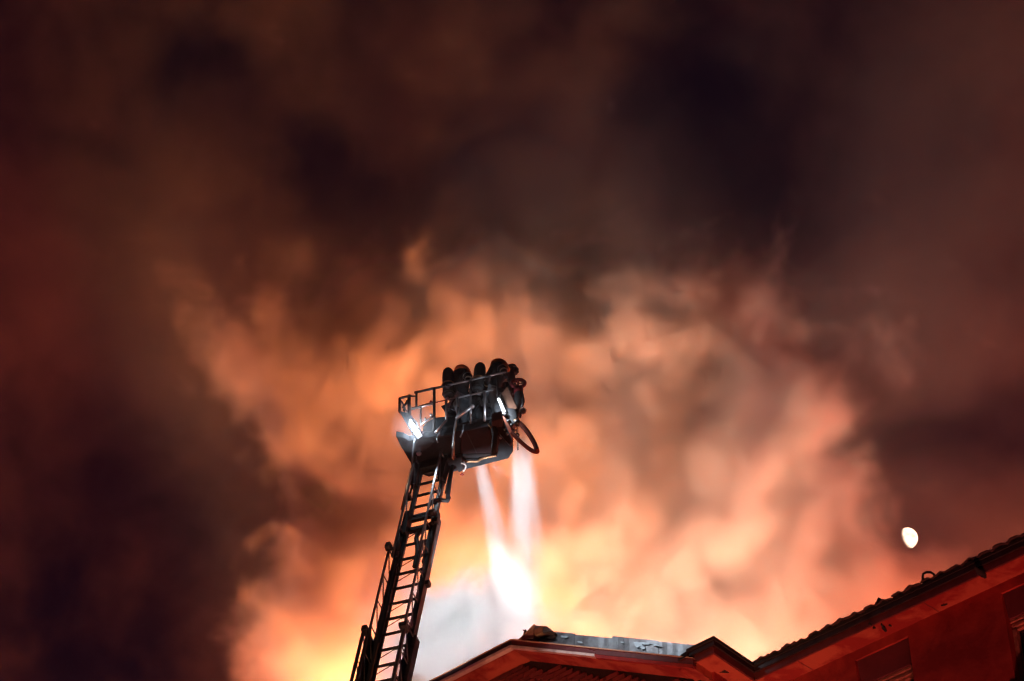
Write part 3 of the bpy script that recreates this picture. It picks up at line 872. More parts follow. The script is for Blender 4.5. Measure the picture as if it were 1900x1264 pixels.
pipe('lever', 'brass', [(980, 720), (1010, 760), (1035, 735)], .018, -.08)

# floodlights: housing, lens
def flood(pts, depth_fn, r, name='floodlight'):
    a, b = pts
    d = (b - a).normalized(); x = d.cross(VF).normalized()
    h = MB().box((a + b) / 2 + VF * .05, d * ((b - a).length / 2 + .03), x * (r + .02), VF * .04).build(name, 'rail', bk, bevel=.01)
    lens = MB(); n = 3; ln = (b - a) / n
    for k in range(n):
        lens.box(a + ln * (k + .5) - VF * .003, ln * .47, x * r, VF * .012)
    lens.build('lens', M['lamp'], h)
M["lamp"] = glow("lit_floodlight_lens", (0.93, 0.97, 1.0), 12.0)
flood((pf(205, 685, -.07), pf(308, 845, -.07)), None, .034)
flood((pf(1078, 470, .0), pf(1135, 600, .0)), None, .018)

# water monitor with red handwheel, valve body, nozzle
mon = MB().tube([pf(1215, 690, .2), pf(1248, 600, .2), pf(1275, 500, .2), pf(1280, 440, .2), pf(1272, 395, .2)], [.07, .085, .10, .085, .07], 12).build('water_monitor', 'blackrubber', bk)
wc = pf(1272, 325, .2)
wn_ = (VU * .80 - VF * .55 - VR * .05).normalized()
MB().torus(wc, wn_, .115, .034, 28, 10).build('handwheel', 'redpaint', mon)
mb = MB()
wx = wn_.orthogonal().normalized(); wy = wn_.cross(wx)
for k in range(3):
    a = 2 * pi * k / 3 + .3; mb.tube([wc, wc + (wx * cos(a) + wy * sin(a)) * .115], .012, 6)
mb.tube([wc + wn_ * .09, wc - wn_ * .12], .018, 8)
mb.build('spindle', 'redpaint', mon)
MB().tube([pf(1275, 372, .2), pf(1272, 420, .2), pf(1268, 450, .2)], [.085, .085, .06], 14).build('valve_body', 'redpaint', mon)
MB().tube([pf(1300, 400, .16), pf(1318, 455, .16), pf(1322, 500, .16), pf(1308, 560, .16)], [.02, .022, .03, .022], 8).build('side_tube', 'darksteel', mon)
MB().tube([pf(1180, 285, .2), pf(1205, 335, .2), pf(1235, 400, .2), pf(1262, 500, .2)], [.035, .03, .035, .03], 8).build('support_arm', 'darksteel', mon)
nb_ = MB(); nb_.ball(pf(1318, 592, .2), .052); nb_.tube([pf(1290, 660, .2), pf(1300, 600, .2), pf(1316, 560, .2)], .02, 8)
nb_.build('nozzle', 'darksteel', mon)
MB().torus(pf(1318, 592, .2), VF, .058, .008, 20, 6).build('nozzle_ring', 'aluminium', mon)
MB().tube([pf(1266, 700, .2), pf(1258, 760, .2), pf(1258, 812, .2)], .006, 6).build('chain', 'rail', bk)
MB().torus(pf(1262, 832, .2), VF, .032, .012, 18, 6).build('hook', 'darksteel', bk)
MB().ball(pf(1246, 830, .2), .03).build('hook', 'darksteel', bk)
# hose loop
hp = [(1252, 690), (1285, 712), (1330, 755), (1375, 815), (1415, 880), (1445, 940), (1458, 985)]
hq = [(1462, 992), (1432, 996), (1380, 965), (1310, 910), (1250, 850), (1215, 808)]
def smooth_path(pts, it=2):
    for _ in range(it):
        q = [pts[0]]
        for a, b in zip(pts, pts[1:]):
            q += [a * .75 + b * .25, a * .25 + b * .75]
        q.append(pts[-1]); pts = q
    return pts
MB().tube(smooth_path([pf(x, y, .1 - i * .07) for i, (x, y) in enumerate(hp)]), .042, 12).build('supply_hose', 'hose', bk)
MB().tube(smooth_path([pf(x, y, -.32 + i * .05) for i, (x, y) in enumerate(hq)]), .036, 12).build('supply_hose', 'hose', bk)
MB().ball(pf(1258, 700, .1), .06).build('coupling', 'brass', bk)

# ------------------------------------------------------------------ ladder
LY = rad(-21.5)
LR = Vector((cos(LY), sin(LY), 0))
EL = rad(73.3)
LAx = (Vector((-sin(LY), cos(LY), 0)) * cos(EL) + PC * sin(EL)).normalized()   # up the ladder
LN = LR.cross(LAx).normalized()                                               # towards the climbing side
if LN.y > 0: LN = -LN
L0 = at_dist(802, 880, 41.9)
def ld(w, a, n): return L0 + LR * w - LAx * a + LN * n
# where does a given image row meet the ladder centre line
def proj(p):
    q = p - CAM; z = q.dot(VF)
    return 950 + FPX * q.dot(VR) / z, 632 - FPX * q.dot(VU) / z
def along(v):
    lo, hi = -5.0, 25.0
    for _ in range(40):
        m = (lo + hi) / 2
        if proj(ld(0, m, 0))[1] < v: lo = m
        else: hi = m
    return m
R_ = random.Random(5)
RUNG = .33
def section(a0, a1, hw, h, st, ch, rungs, rr=.022, brace_w=.012, style=0, hr0=0.0, pitch=RUNG):
    """one telescopic section: U profile stringers with rungs, handrail chord and lattice on both sides"""
    for sgn in (-1, 1):
        m = MB()
        w = sgn * hw
        m.bar(ld(w, a0, 0), ld(w, a1, 0), st, st * 1.5, LN)
        m.build('stringer', 'steel', rig)
        MB().bar(ld(w - sgn * st * .7, a0 + .02, .01), ld(w - sgn * st * .7, a1, .01), st * .3, st * .9, LN).build('rung_channel', 'darksteel', rig)
        MB().bar(ld(w, a0 + hr0, h), ld(w, a1, h), ch, ch * 1.2, LN).build('handrail', 'steel' if sgn < 0 else 'rail', rig)
        # lattice
        step = RUNG * (2 if style else 3) * .98
        x = a0 + hr0 + .03; k = 0
        while x < a1 - .02:
            x2 = min(x + step, a1)
            MB().tube([ld(w, x, h * .98), ld(w, x, st * .5)], brace_w, 6).build('brace', 'rail' if sgn > 0 else 'steel', rig)
            if sgn < 0 or k % 1 == 0:
                MB().tube([ld(w, x, h * .98), ld(w, x2, st * .5)], brace_w * .9, 6).build('brace', 'rail' if sgn > 0 else 'steel', rig)
            x = x2; k += 1
    if rungs:
        a = a0 + .14; k = 0
        while a < a1:
            MB().tube([ld(-hw + st * .4, a, .0), ld(hw - st * .4, a, .0)], rr, 8).build('rung', 'darksteel', rig)
            if style and k % 3 != 1 and a < 14:
                # stiffening gusset under the rung
                MB().tube([ld(hw - st, a - .0, .0), ld(hw - st - .10, a + .06, .0), ld(0.02, a + .05, .0)], .009, 5).build('gusset', 'darksteel', rig)
                MB().tube([ld(0.05, a + .03, 0), ld(-hw + st, a + .2, 0)], .009, 5).build('gusset', 'darksteel', rig)
            a += pitch; k += 1
A1, A2 = along(972), along(1195)
section(-.25, A1 + 1.15, .24, .27, .055, .028, False)
a = -.10
while a < A1 - .1:
    MB().tube([ld(-.215, a, 0), ld(.215, a, 0)], .026, 8).build('rung', 'darksteel', rig); a += RUNG
section(A1, A2 + 1.4, .305, .31, .085, .030, True, style=1, rr=.025, hr0=.95, pitch=.385)
section(A2, A2 + 9.0, .365, .38, .10, .040, False, style=1)
section(A2 + 8.5, 29.5, .47, .55, .12, .05, True, style=1)
for k in range(19):
    a = A2 + 1.5 + k * .385
    MB().tube([ld(-.30, a, 0), ld(.30, a, 0)], .024, 8).build('rung', 'darksteel', rig)
# heads of the sections: stop plates, guide shoes, rollers
def plate(w0, w1, a0, a1, n0, n1, name, mat, **kw):
    return MB().hexa([ld(w, a, n) for n in (n0, n1) for w, a in ((w0, a0), (w1, a0), (w1, a1), (w0, a1))]).build(name, mat, rig, **kw)
plate(-.30, .30, A1 + .06, A1 + .16, -.05, .02, 'cross_plate', 'darksteel')
plate(-.30, .30, A1 - .22, A1 - .15, -.05, .02, 'cross_plate', 'darksteel')
plate(-.27, .27, A1 - .32, A1 - .28, -.05, .0, 'cross_plate', 'darksteel')
plate(-.345, -.26, A1 + .88, A1 + 1.0, .28, .40, 'guide_shoe', 'steel', bevel=.01)
plate(-.30, -.20, A1 - .3, A1 + .3, -.03, .12, 'guide_shoe', 'darksteel')
plate(.26, .36, A1 - .06, A1 + .2, .02, .12, 'guide_shoe', 'darksteel', bevel=.01)
plate(-.35, -.235, A2 - .05, A2 + 2.6, .03, .05, 'side_sheet', 'shield')
plate(-.36, -.33, A2 - .10, A2 + 1.5, .02, .30, 'side_sheet', 'darksteel')
plate(-.40, -.31, A2 - .10, A2 + .02, .28, .42, 'guide_shoe', 'darksteel', bevel=.01)
plate(.33, .42, A2 + .1, A2 + .2, .30, .46, 'guide_shoe', 'steel')
for (w, a, n) in ((-.30, A1 + .96, .34), (-.31, .7, .10), (.29, A1 + .05, .2), (.30, A2 + .05, .35)):
    MB().tube([ld(w - .05, a, n), ld(w + .05, a, n)], .06, 14).build('roller', 'darksteel', rig)
# bent hose bight across the second section and the curved guard bar
MB().tube(smooth_path([ld(.30, 1.62, .10), ld(.16, 1.60, .06), ld(.02, 1.66, .02), ld(-.04, 1.78, 0), ld(.02, 2.0, 0), ld(.06, 2.25, 0), ld(.06, 2.6, 0)]), .040, 10).build('ladder_hose', 'blackrubber', rig)
MB().tube(smooth_path([ld(.10, 1.05, .06), ld(.18, .92, .08), ld(.30, .88, .02), ld(.40, .90, -.02), ld(.42, .80, -.02)]), .035, 10).build('guard_bar', 'darksteel', rig)
MB().tube([ld(.40, .90, -.02), ld(.36, .25, -.02), ld(.34, -.35, -.02)], .038, 10).build('hydraulic_pipe', 'darksteel', rig)
MB().tube([ld(.33, .65, -.02), ld(.33, -.3, -.02)], .018, 8).build('hydraulic_pipe', 'rail', rig)
MB().tube([ld(-.30, .0, .22), ld(-.33, .55, .18), ld(-.38, 1.0, .10)], .02, 8).build('hydraulic_pipe', 'brass', rig)
MB().tube([ld(-.36, 1.02, .10), ld(-.32, .5, .05), ld(-.30, .0, .05)], .018, 8).build('hydraulic_pipe', 'darksteel', rig)
# cable chains running inside
for w, n, r in ((.235, -.04, .010), (-.22, -.03, .014)):
    MB().tube([ld(w, A1 - .2, n), ld(w, A2 + 6, n)], r, 6).build('hoist_cable', 'darksteel', rig)
for a, w in ((A1 + .5, -.22), (A1 + 1.0, -.20), (A1 + .75, -.25)):
    pts = [ld(w + R_.uniform(-.03, .03), a + k * .08, .12 + R_.uniform(-.06, .06)) for k in range(6)]
    MB().tube(smooth_path(pts), .010, 6).build('wiring', 'darksteel', rig)
# head bracket joining ladder and basket
for w in (-.26, .24):
    MB().bar(ld(w, .35, .05), ld(w * 1.1, -.55, .05), .10, .16, LN).build('head_bracket', 'darksteel', rig)
plate(-.30, .30, -.42, -.12, -.02, .10, 'head_bracket', 'darksteel', bevel=.01)
plate(-.34, .34, -.60, -.45, -.1, .04, 'head_bracket', 'darksteel', bevel=.01)
def headbox(x, y, r, name='hinge', mat='steel', d=.8):
    return MB().ball(pc(x, y, -.25), r).build(name, mat, rig)
for (x, y, r, m) in ((600, 1075, .06, 'steel'), (655, 1055, .05, 'aluminium'), (690, 1050, .06, 'steel'), (720, 1080, .05, 'steel'), (650, 1130, .08, 'darksteel'), (700, 1150, .07, 'darksteel'), (600, 1150, .07, 'darksteel'), (745, 1105, .03, 'aluminium')):
    headbox(x, y, r, mat=m)
MB().hexa([pc(575, 1060, -.34), pc(720, 1045, -.34), pc(740, 1170, -.34), pc(590, 1190, -.34), pc(575, 1060, -.16), pc(720, 1045, -.16), pc(740, 1170, -.16), pc(590, 1190, -.16)]).build('hinge_block', 'darksteel', rig, bevel=.02)
MB().tube(smooth_path([pc(715, 1105, -.36), pc(745, 1110, -.36), pc(762, 1130, -.36), pc(755, 1160, -.36), pc(735, 1185, -.36)]), .011, 8).build('white_cable', 'white', rig)
MB().tube(smooth_path([pc(560, 1150, -.36), pc(590, 1172, -.36)]), .02, 8).build('white_cable', 'white', rig)
MB().tube(smooth_path([pc(700, 1215, -.36), pc(735, 1222, -.36), pc(738, 1210, -.36), pc(712, 1200, -.36)]), .010, 6).build('drain_cock', 'redpaint', rig)
MB().tube(smooth_path([pc(720, 1090, -.2), pc(800, 1085, -.2), pc(880, 1090, -.2), pc(900, 1062, -.2), pc(1060, 1030, -.2)]), .02, 8).build('hydraulic_pipe', 'brass', rig)
# turntable pedestal at the foot of the ladder, out of the picture
fb = ld(0, 29.3, 0)
MB().tube([Vector((fb.x, fb.y, 0)), Vector((fb.x, fb.y, max(.5, fb.z + .2)))], [.9, .7], 20).build('turntable', 'darksteel', rig)
# ------------------------------------------------------------------ firefighters
def skin_body(name, verts, edges, mat, parent, root=0, sub=2):
    """verts: list of (point, radius)"""
    base = root_of(parent).matrix_basis.translation
    me = bpy.data.meshes.new(name)
    me.from_pydata([p - base for p, r in verts], edges, [])
    me.materials.append(M[mat])
    o = bpy.data.objects.new(name, me); COL.objects.link(o); o.parent = parent
    md = o.modifiers.new('skin', 'SKIN'); md.use_smooth_shade = True
    lay = me.skin_vertices[0].data if me.skin_vertices else None
    if lay is None:
        bm = bmesh.new(); bm.from_mesh(me); bm.verts.layers.skin.verify(); bm.to_mesh(me); bm.free()
        lay = me.skin_vertices[0].data
    for i, (p, r) in enumerate(verts):
        rr = r if isinstance(r, (list, tuple)) else (r, r)
        lay[i].radius = rr
        lay[i].use_root = (i == root)
    sb = o.modifiers.new('sub', 'SUBSURF'); sb.levels = sub; sb.render_levels = sub
    return o

def firefighter(head_px, b, lean, face, label, tank_px=None, tank_b=0, helmet='helmet', jacket='turnout', legs='trousers', hands=None, hd=None, hat_r=.145, crouch=0.0, knee=.05, side=(0, 0)):
    """head_px: picture position of the helmet; b: depth in the basket; face: horizontal facing vector in (a, b)"""
    top = pf(*head_px, b); h = loc(top)
    f = (PA * face[0] + PB * face[1]).normalized(); r = f.cross(PC).normalized()
    hx, hb, hz = h
    foot = L(hx - lean[0], b - lean[1], 0.0)
    H = hz
    root = empty('person', foot, label=label, cat='firefighter', group='firefighters standing in the rescue basket')
    P = lambda fr, rt, z: foot + f * fr + r * rt + PC * z
    # lean: the chest and head are carried forward of the feet
    off = L(hx, b, 0) - foot
    def S(k, fr=0, rt=0, z=0): return foot + off * k + f * fr + r * rt + PC * z
    hipz, chz, shz, nkz, hdz = .52 * H, .74 * H, .84 * H, .885 * H, .955 * H
    V = [(S(.35, -.02, 0, hipz), (.17, .15)),           # 0 pelvis
         (S(.5, -.01, 0, .62 * H), (.17, .14)),         # 1 waist
         (S(.75, 0, 0, chz), (.20, .16)),               # 2 chest
         (S(.9, 0, 0, nkz), (.085, .085)),              # 3 neck
         (S(1.0, .02, 0, hdz), (.105, .11)),            # 4 head
         (S(.3, 0, -.12, .48 * H), .115), (S(.2, knee, -.14, .28 * H), .085), (S(.0, 0, -.14, .07), .06), (S(.0, .14, -.15, .035), .045),
         (S(.3, 0, .12, .48 * H), .115), (S(.2, knee, .14, .28 * H), .085), (S(.0, 0, .14, .07), .06), (S(.0, .14, .15, .035), .045)]
    E_ = [(0, 1), (1, 2), (2, 3), (3, 4), (0, 5), (5, 6), (6, 7), (7, 8), (0, 9), (9, 10), (10, 11), (11, 12)]
    sleeve = []
    for sgn, hnd in ((-1, hands[0]), (1, hands[1])):
        sh = S(.85, 0, sgn * .22, shz)
        hp = L(*hnd)
        mid = (sh + hp) / 2 + r * (sgn * .10) - PC * .09 - f * .03
        i = len(V); sleeve.append(i)
        fd = (hp - mid).normalized()
        V += [(sh, .095), (mid, .072), (hp - fd * .05, .045), (hp + fd * .02, (.045, .03))]
        E_ += [(2, i), (i, i + 1), (i + 1, i + 2), (i + 2, i + 3)]
        # gloved fingers curled down over what they hold, thumb from the side
        palm = V[-1][0]; pi_ = i + 3
        sd = fd.cross(PC).normalized()
        for q, (o_, l_) in enumerate(((-.033, .050), (-.011, .060), (.011, .058), (.033, .045))):
            j = len(V)
            a = palm + sd * o_ + fd * .035
            V += [(a, .012), (a + fd * l_ * .45 - PC * .02, .011), (a + fd * l_ * .4 - PC * (.02 + l_ * .5), .009)]
            E_ += [(pi_, j), (j, j + 1), (j + 1, j + 2)]
        j = len(V)
        V += [(palm + sd * sgn * -.05 - fd * .01, .013), (palm + sd * sgn * -.055 + fd * .03 - PC * .03, .010)]
        E_ += [(pi_, j), (j, j + 1)]
    body = skin_body('body', V, E_, jacket, root)
    # trousers over the legs, a little looser, with cuffs
    TV = [(V[0][0] + PC * .02, (.185, .165)), (V[5][0], .13), (V[6][0], .10), (V[7][0] + PC * .05, .085), (V[9][0], .13), (V[10][0], .10), (V[11][0] + PC * .05, .085)]
    skin_body('trousers', TV, [(0, 1), (1, 2), (2, 3), (0, 4), (4, 5), (5, 6)], legs, root)
    hc = V[4][0]
    # face: breathing mask with visor, nose cup
    m = MB(); m.ball(hc + f * .075 - PC * .01, 1, (f * .05, r * .075, PC * .09)); m.ball(hc + f * .115 - PC * .05, .035)
    mk = m.build('face_mask', 'blackrubber', root)
    MB().ball(hc + f * .088 + PC * .012, 1, (f * .045, r * .068, PC * .045)).build('visor', 'glass', mk)
    # helmet: shell, ridge, brim, neck curtain
    up = (PC * 1 + f * (hd or 0)).normalized(); fr = (f - up * f.dot(up)).normalized()
    m = MB(); seg = 20
    prev = None
    for j in range(8):
        ph = (pi / 2) * j / 7
        ring = []
        for k in range(seg):
            a = 2 * pi * k / seg
            ridge = 1 + .05 * max(0, cos(a) ** 8 + 0) * 0
            rr = hat_r * cos(ph)
            z = hat_r * 1.05 * sin(ph) + .045
            ring.append(m.bm.verts.new(hc + fr * cos(a) * rr * 1.15 + r * sin(a) * rr * .95 + up * z))
        if prev:
            for k in range(seg):
                fc = m.bm.faces.new([prev[k], prev[(k + 1) % seg], ring[(k + 1) % seg], ring[k]]); fc.smooth = True
        prev = ring
    bmesh.ops.remove_doubles(m.bm, verts=m.bm.verts[:], dist=1e-4)
    he = m.build('helmet', helmet, root)
    sd = he.modifiers.new('thick', 'SOLIDIFY'); sd.thickness = .012; sd.offset = -1
    MB().tube([hc + fr * cos(a) * hat_r * 1.0 + up * (hat_r * sin(abs(a) if a < pi / 2 else pi - a) * 1.12 + .05) for a in [pi * k / 10 for k in range(11)]], .013, 6).build('crest', helmet, he)
    bm2 = MB(); pts = []
    for k in range(seg):
        a = 2 * pi * k / seg
        e = 1.17 + (.02 if cos(a) < 0 else .22) * abs(cos(a))
        pts.append(hc + fr * cos(a) * hat_r * e + r * sin(a) * hat_r * 1.02 + up * (.035 - .02 * abs(cos(a))))
    inn = [hc + fr * cos(2 * pi * k / seg) * hat_r * 1.1 + r * sin(2 * pi * k / seg) * hat_r * .92 + up * .05 for k in range(seg)]
    a_ = [bm2.bm.verts.new(p) for p in pts]; b_ = [bm2.bm.verts.new(p) for p in inn]
    for k in range(seg): bm2.bm.faces.new([a_[k], a_[(k + 1) % seg], b_[(k + 1) % seg], b_[k]])
    br = bm2.build('brim', 'helmetdark' if helmet == 'helmetdark' else helmet, he)
    sd = br.modifiers.new('thick', 'SOLIDIFY'); sd.thickness = .008
    cu = MB(); ra = []; rb_ = []
    for k in range(11):
        a = pi / 2 + pi * k / 10
        d_ = fr * cos(a) + r * sin(a)
        ra.append(cu.bm.verts.new(hc + d_ * hat_r * 1.03 + up * .02)); rb_.append(cu.bm.verts.new(hc + d_ * hat_r * 1.02 - up * .17 - fr * .02))
    for k in range(10): cu.bm.faces.new([ra[k], ra[k + 1], rb_[k + 1], rb_[k]])
    c_ = cu.build('neck_curtain', 'turnout', he); sd = c_.modifiers.new('thick', 'SOLIDIFY'); sd.thickness = .012
    # reflective bands round the sleeves and jacket hem
    def band_at(c, d, R, w=.03):
        MB().tube([c - d * w, c + d * w], [R, R], 14, caps=False).build('reflective_band', 'strip', body)
    for i in sleeve:
        d = (V[i + 1][0] - V[i][0]).normalized(); band_at(V[i][0] * .45 + V[i + 1][0] * .55, d, .088); 
        d = (V[i + 2][0] - V[i + 1][0]).normalized(); band_at(V[i + 1][0] * .5 + V[i + 2][0] * .5, d, .068, .02)
    # breathing apparatus
    if tank_px:
        tp = pf(*tank_px[0], tank_b); bt = pf(*tank_px[1], tank_b)
        d = (tp - bt).normalized(); R = .105
        ks = [(0, .6), (.02, .9), (.06, 1.0), (.70, 1.0), (.82, .97), (.92, .82), (.97, .6), (1.0, .32)]
        cyl = MB().tube([bt + (tp - bt) * k for k, q in ks], [R * q for k, q in ks], 18).build('air_cylinder', 'tank', root)
        MB().torus(bt + (tp - bt) * .42, d, R + .004, .012, 20, 6).build('strap', 'brass', cyl)
        MB().torus(bt + (tp - bt) * .1, d, R + .004, .010, 20, 6).build('strap', 'darksteel', cyl)
        v = MB(); v.tube([bt, bt - d * .07], .02, 8); v.tube([bt - d * .06 - f * .05, bt - d * .06 + f * .05], .018, 8)
        v.build('valve', 'aluminium', cyl)
        bp_ = (bt + tp) / 2 * .5 + V[2][0] * .5
        MB().box((bt * .6 + tp * .4) * .45 + V[2][0] * .55, r * .13, d * .26, f * .03).build('back_plate', 'blackrubber', root, bevel=.02)
        MB().tube([bt - d * .05, V[1][0] - f * .1, V[2][0] + f * .1 + r * .12, hc + f * .12 - PC * .06], .016, 8).build('air_hose', 'blackrubber', root)
    return root, V

firefighter((715, 205), .40, (.10, .02), (.6, .8), 'firefighter in orange-brown helmet at the middle of the basket with air cylinder on the back',
            tank_px=((585, 180), (592, 455)), tank_b=.18, hands=((-.45, .05, .96), (-.08, .05, .96)), hd=.1)
firefighter((1075, 145), .45, (.12, .05), (.75, .65), 'firefighter in orange-brown helmet at the right end of the basket behind the floodlight',
            tank_px=((903, 130), (880, 400)), tank_b=.22, hands=((.30, .05, .96), (.60, .05, .96)), hd=.1)
firefighter((1195, 178), .85, (.15, .0), (1, -.1), 'firefighter in dark peaked helmet looking out past the red handwheel',
            helmet='helmetdark', hands=((.50, .62, 1.0), (.52, .98, 1.0)), hd=-.1, hat_r=.105)
firefighter((860, 335), .62, (.02, .0), (.3, .95), 'crouching firefighter in dark hood and helmet between the two taller ones',
            helmet='helmetdark', hands=((-.22, .96, .9), (.08, .96, .9)), hd=.1, hat_r=.12)
# ------------------------------------------------------------------ water jets, mist and steam
MIST = 0.010
def axis_volume(name, a, b, ra, rb, dens, seed, label, fade=.25, streak=0.8):
    """a spreading jet of spray from a to b: a tapered tube filled with droplets, thinner towards its skin"""
    d = (b - a); Ln = d.length
    R = max(ra, rb) * 1.0
    m = MB(); n = 20; rings = []
    for k in range(7):
        t_ = k / 6; r_ = ra + (rb - ra) * t_ ** .85
        rings.append([m.bm.verts.new((cos(2 * pi * i / n) * r_, sin(2 * pi * i / n) * r_, t_ * Ln)) for i in range(n)])
    for p, q in zip(rings, rings[1:]):
        for i in range(n): m.bm.faces.new([p[i], p[(i + 1) % n], q[(i + 1) % n], q[i]])
    m.bm.faces.new(rings[0][::-1]); m.bm.faces.new(rings[-1])
    mt, t = new_mat(name)
    N = t.nodes.new; Lk = t.links.new
    out = N('ShaderNodeOutputMaterial'); tc = N('ShaderNodeTexCoord'); sp = N('ShaderNodeSeparateXYZ')
    Lk(tc.outputs['Object'], sp.inputs[0])
    def mm(op, x, y=0.0, z=0.0, clamp=False):
        q = N('ShaderNodeMath'); q.operation = op; q.use_clamp = clamp
        for i, v in enumerate((x, y, z)):
            if isinstance(v, (int, float)): q.inputs[i].default_value = v
            else: Lk(v, q.inputs[i])
        return q.outputs[0]
    tt = mm('DIVIDE', sp.outputs[2], Ln, clamp=True)
    rad_ = mm('ADD', ra, mm('MULTIPLY', mm('POWER', tt, .85), rb - ra))
    rr = mm('SQRT', mm('ADD', mm('MULTIPLY', sp.outputs[0], sp.outputs[0]), mm('MULTIPLY', sp.outputs[1], sp.outputs[1])))
    q = mm('DIVIDE', rr, rad_)
    prof = N('ShaderNodeMapRange'); prof.interpolation_type = 'SMOOTHSTEP'
    prof.inputs[1].default_value = 1.0; prof.inputs[2].default_value = .0; prof.inputs[3].default_value = 0; prof.inputs[4].default_value = 1
    Lk(q, prof.inputs[0])
    # streaks along the jet: noise over the angle-like coordinates x/R, y/R, slow along z
    cx = N('ShaderNodeCombineXYZ'); Lk(mm('DIVIDE', sp.outputs[0], rad_), cx.inputs[0]); Lk(mm('DIVIDE', sp.outputs[1], rad_), cx.inputs[1]); Lk(mm('MULTIPLY', sp.outputs[2], .18), cx.inputs[2])
    nz = N('ShaderNodeTexNoise'); nz.inputs['Scale'].default_value = 3.4; nz.inputs['Detail'].default_value = 5; nz.noise_dimensions = '4D'; nz.inputs['W'].default_value = seed
    Lk(cx.outputs[0], nz.inputs['Vector'])
    st = N('ShaderNodeMapRange'); st.inputs[1].default_value = .38; st.inputs[2].default_value = .62; st.inputs[3].default_value = 1 - streak; st.inputs[4].default_value = 1 + streak
    Lk(nz.outputs['Fac'], st.inputs[0])
    thin = mm('POWER', mm('DIVIDE', ra, rad_), 1.7)
    en = N('ShaderNodeMapRange'); en.interpolation_type = 'SMOOTHSTEP'
    en.inputs[1].default_value = 1.0; en.inputs[2].default_value = 1 - fade; en.inputs[3].default_value = 0; en.inputs[4].default_value = 1
    Lk(tt, en.inputs[0])
    D = mm('MULTIPLY', mm('MULTIPLY', prof.outputs[0], st.outputs[0]), mm('MULTIPLY', mm('MULTIPLY', mm('MULTIPLY', thin, dens), mm('ADD', mm('MULTIPLY', mm('MULTIPLY', tt, 6.0, clamp=True), .65), .35)), en.outputs[0]))
    sc = N('ShaderNodeVolumeScatter'); sc.inputs['Color'].default_value = (.96, .97, .98, 1); sc.inputs['Anisotropy'].default_value = 0.0
    Lk(D, sc.inputs['Density']); Lk(sc.outputs[0], out.inputs['Volume'])
    mt.cycles.volume_step_rate = 0.25
    bmesh.ops.recalc_face_normals(m.bm, faces=m.bm.faces[:])
    me = bpy.data.meshes.new(name); m.bm.to_mesh(me); m.bm.free(); me.materials.append(mt)
    o = bpy.data.objects.new(name, me); COL.objects.link(o)
    o.location = a; o.rotation_euler = d.to_track_quat('Z', 'Y').to_euler()
    return tag(o, label=label, cat='water jet', group='jets of water falling from the rescue basket')

JA = at_dist(966, 768, 41.6)
axis_volume('water_jet', JA, at_dist(985, 1215, 46.5), .15, .60, 10.0, 1.0, 'wide straight white water jet from the red-wheeled monitor at the right end of the basket', .55)
axis_volume('water_jet', at_dist(889, 852, 43.2), at_dist(962, 1170, 46.5), .12, .42, 11.0, 7.0, 'narrower slanting water jet appearing under the middle of the basket', .6)

def steam_density(g, pos):
    w1 = g.noise(pos, 0.8, 2.0, 0.5, 'Color')
    p = g.v('ADD', pos, g.scale(g.v('SUBTRACT', w1, (0.5, 0.5, 0.5)), 1.9))
    k = lambda x: x / FPX * SD
    tot = None
    for (u, v, ru, rv, y, ry, a) in ((850, 1190, 120, 80, 0, 1.2, 1.3), (940, 1140, 70, 50, 0, 1.1, 1.1), (800, 1290, 130, 110, 0, 1.3, 1.5), (890, 1240, 110, 80, .2, 1.3, 1.2), (905, 1078, 34, 24, 0, .8, 1.1), (960, 1085, 30, 26, 0, .7, 1.0), (850, 1100, 34, 26, -.5, .7, 1.1), (820, 1125, 26, 26, -.3, .7, .9), (790, 1150, 40, 40, -.3, .8, .8), (930, 1170, 60, 60, 0, 1.0, 0.9)):
        q = g.v('DIVIDE', g.v('SUBTRACT', p, (k(u - 880), y, k(1180 - v))), (k(ru), ry, k(rv)))
        q = g.v('DOT_PRODUCT', q, q, 'Value')
        e = g.m('MULTIPLY', g.m('EXPONENT', g.m('MULTIPLY', q, -1.0)), a)
        tot = e if tot is None else g.m('ADD', tot, e)
    f = g.noise(p, 1.3, 6.0, 0.62)
    b = g.m('ABSOLUTE', g.m('SUBTRACT', g.noise(p, 2.6, 3.0, 0.5), 0.5))
    x = g.m('SUBTRACT', g.m('ADD', tot, g.m('MULTIPLY', g.m('SUBTRACT', f, 0.5), 3.8)), g.m('MULTIPLY', b, 1.2))
    s = g.t.nodes.new('ShaderNodeSeparateXYZ'); g.put(s.inputs[0], pos)
    fy = g.m('MULTIPLY', g.smooth(s.outputs[1], -2.2, -1.2), g.smooth(s.outputs[1], 1.2, 2.3, 1.0, 0.0))
    fx = g.m('MULTIPLY', g.smooth(s.outputs[0], -2.9, -1.9), g.smooth(s.outputs[0], 2.2, 3.1, 1.0, 0.0))
    return g.m('MULTIPLY', g.m('MULTIPLY', g.smooth(x, .1, 1.9), fy), fx)
SD = 48.5
VS = 0.05
steam_mat = smoke_material('steam', 2.8, (.97, .97, .97), 0.02, (.9, .85, .8))
steam = smoke_volume('steam_cloud', (-3, -2.3, -3.2), (3.2, 2.4, 2.0), (int(6.2/VS), int(4.7/VS), int(5.2/VS)), steam_density, steam_mat)
steam.matrix_world = Matrix.Translation(CAM + VF * SD + VR * ((880 - 950) / FPX * SD) + VU * ((632 - 1180) / FPX * SD)) @ Matrix((VR, VF, VU)).transposed().to_4x4()
tag(steam, 'bright white steam boiling up where the water jets hit behind the roof', 'steam', kind='stuff')

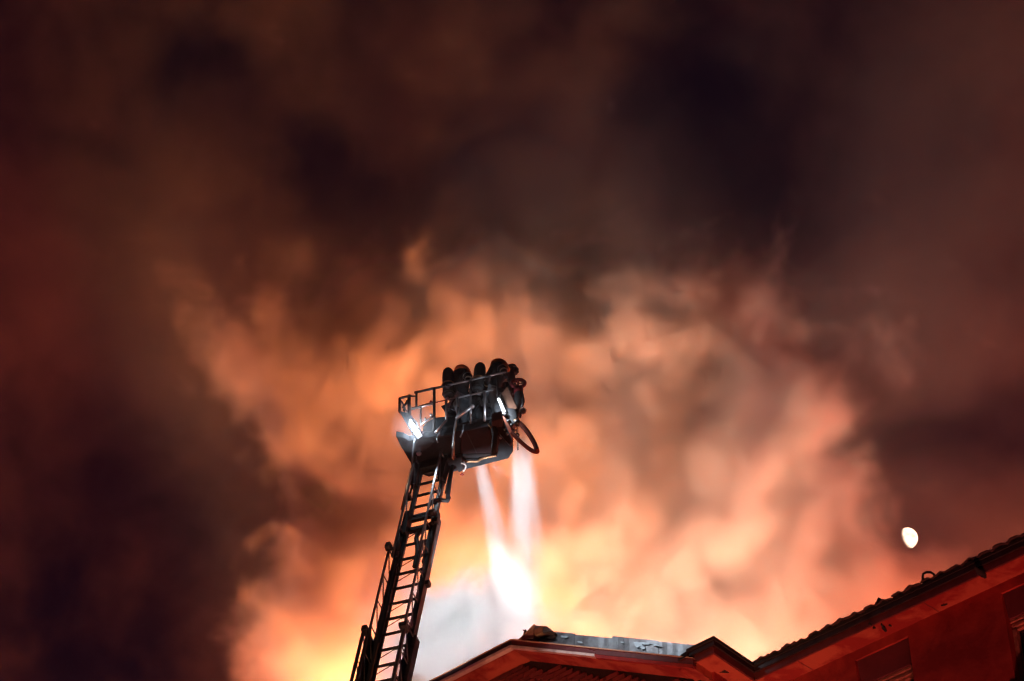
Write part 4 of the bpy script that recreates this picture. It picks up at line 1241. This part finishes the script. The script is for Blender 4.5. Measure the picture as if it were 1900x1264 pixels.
# thin mist added round the basket to make its lamps glow
mt, t = new_mat('mist')
out = t.nodes.new('ShaderNodeOutputMaterial'); sc = t.nodes.new('ShaderNodeVolumeScatter')
sc.inputs['Color'].default_value = (.95, .95, .95, 1); sc.inputs['Density'].default_value = MIST
t.links.new(sc.outputs[0], out.inputs['Volume'])
m = MB(); m.ball((0, 0, 0), 1, (PA * 1.7, PB * 1.2, PC * 1.1), 32)
o = m.build('mist', mt, None); o.location = L(-.2, .3, .2)
tag(o, 'thin mist added round the basket to make its lamps glow', 'mist', kind='stuff')

mt2, t = new_mat('lamp_flare_mist')  # added scattering ball that makes the flare round the left floodlight
out = t.nodes.new('ShaderNodeOutputMaterial'); sc = t.nodes.new('ShaderNodeVolumeScatter')
sc.inputs['Color'].default_value = (.9, .95, 1.0, 1); sc.inputs['Density'].default_value = 0.14
t.links.new(sc.outputs[0], out.inputs['Volume'])
m = MB(); m.ball((0, 0, 0), .42, None, 24)
o = m.build('mist', mt2, None); o.location = pf(256, 765, -.15)
tag(o, 'mist ball added to give the left floodlight of the basket its flare', 'mist', kind='stuff')
# the two lit floodlights of the basket
lamp('floodlight_beam', 'POINT', pf(256, 765, -.07) - VF * .12, 28, (0.80, 0.90, 1.0), 0.02)
lamp('floodlight_beam', 'POINT', pf(1098, 560, .0) - VF * .12, 14, (0.80, 0.90, 1.0), 0.02)
# unseen spots added: one by the ladder to brighten the jets, two below the basket for the steam and the roof edge
lamp('added_spot', 'SPOT', ld(.58, 3.3, .1), 5200, (0.92, 0.96, 1.0), 0.02, at_dist(975, 950, 43.8), rad(54), 1.0)
MB().box(ld(.44, 3.3, .1), LR * .04, LAx * .05, LN * .05).build('added_lamp_box', 'darksteel', rig, bevel=.01)  # housing made up for the added spot beside it
lamp('added_spot', 'SPOT', ld(.05, 1.7, -.35), 12000, (0.92, 0.96, 1.0), 0.02, at_dist(885, 1205, 47.5), rad(46), 1.0)
lamp('added_spot', 'SPOT', pc(1000, 1080, -.6), 520, (0.80, 0.90, 1.0), 0.02, bp(0.2, T0, 25.5), rad(56), 1.0)
# beacons and work lights of the engines in the street
lamp('engine_beacon', 'SPOT', (-5.0, 18.0, 2.6), 8000, (1.0, 0.42, 0.22), 0.5, bp(-1.8, 2, 25), rad(34), 0.8)
lamp('engine_beacon', 'SPOT', (6.0, 24.0, 2.8), 8500, (1.0, 0.22, 0.16), 0.5, bp(5.0, 3, 24), rad(56), 0.8)
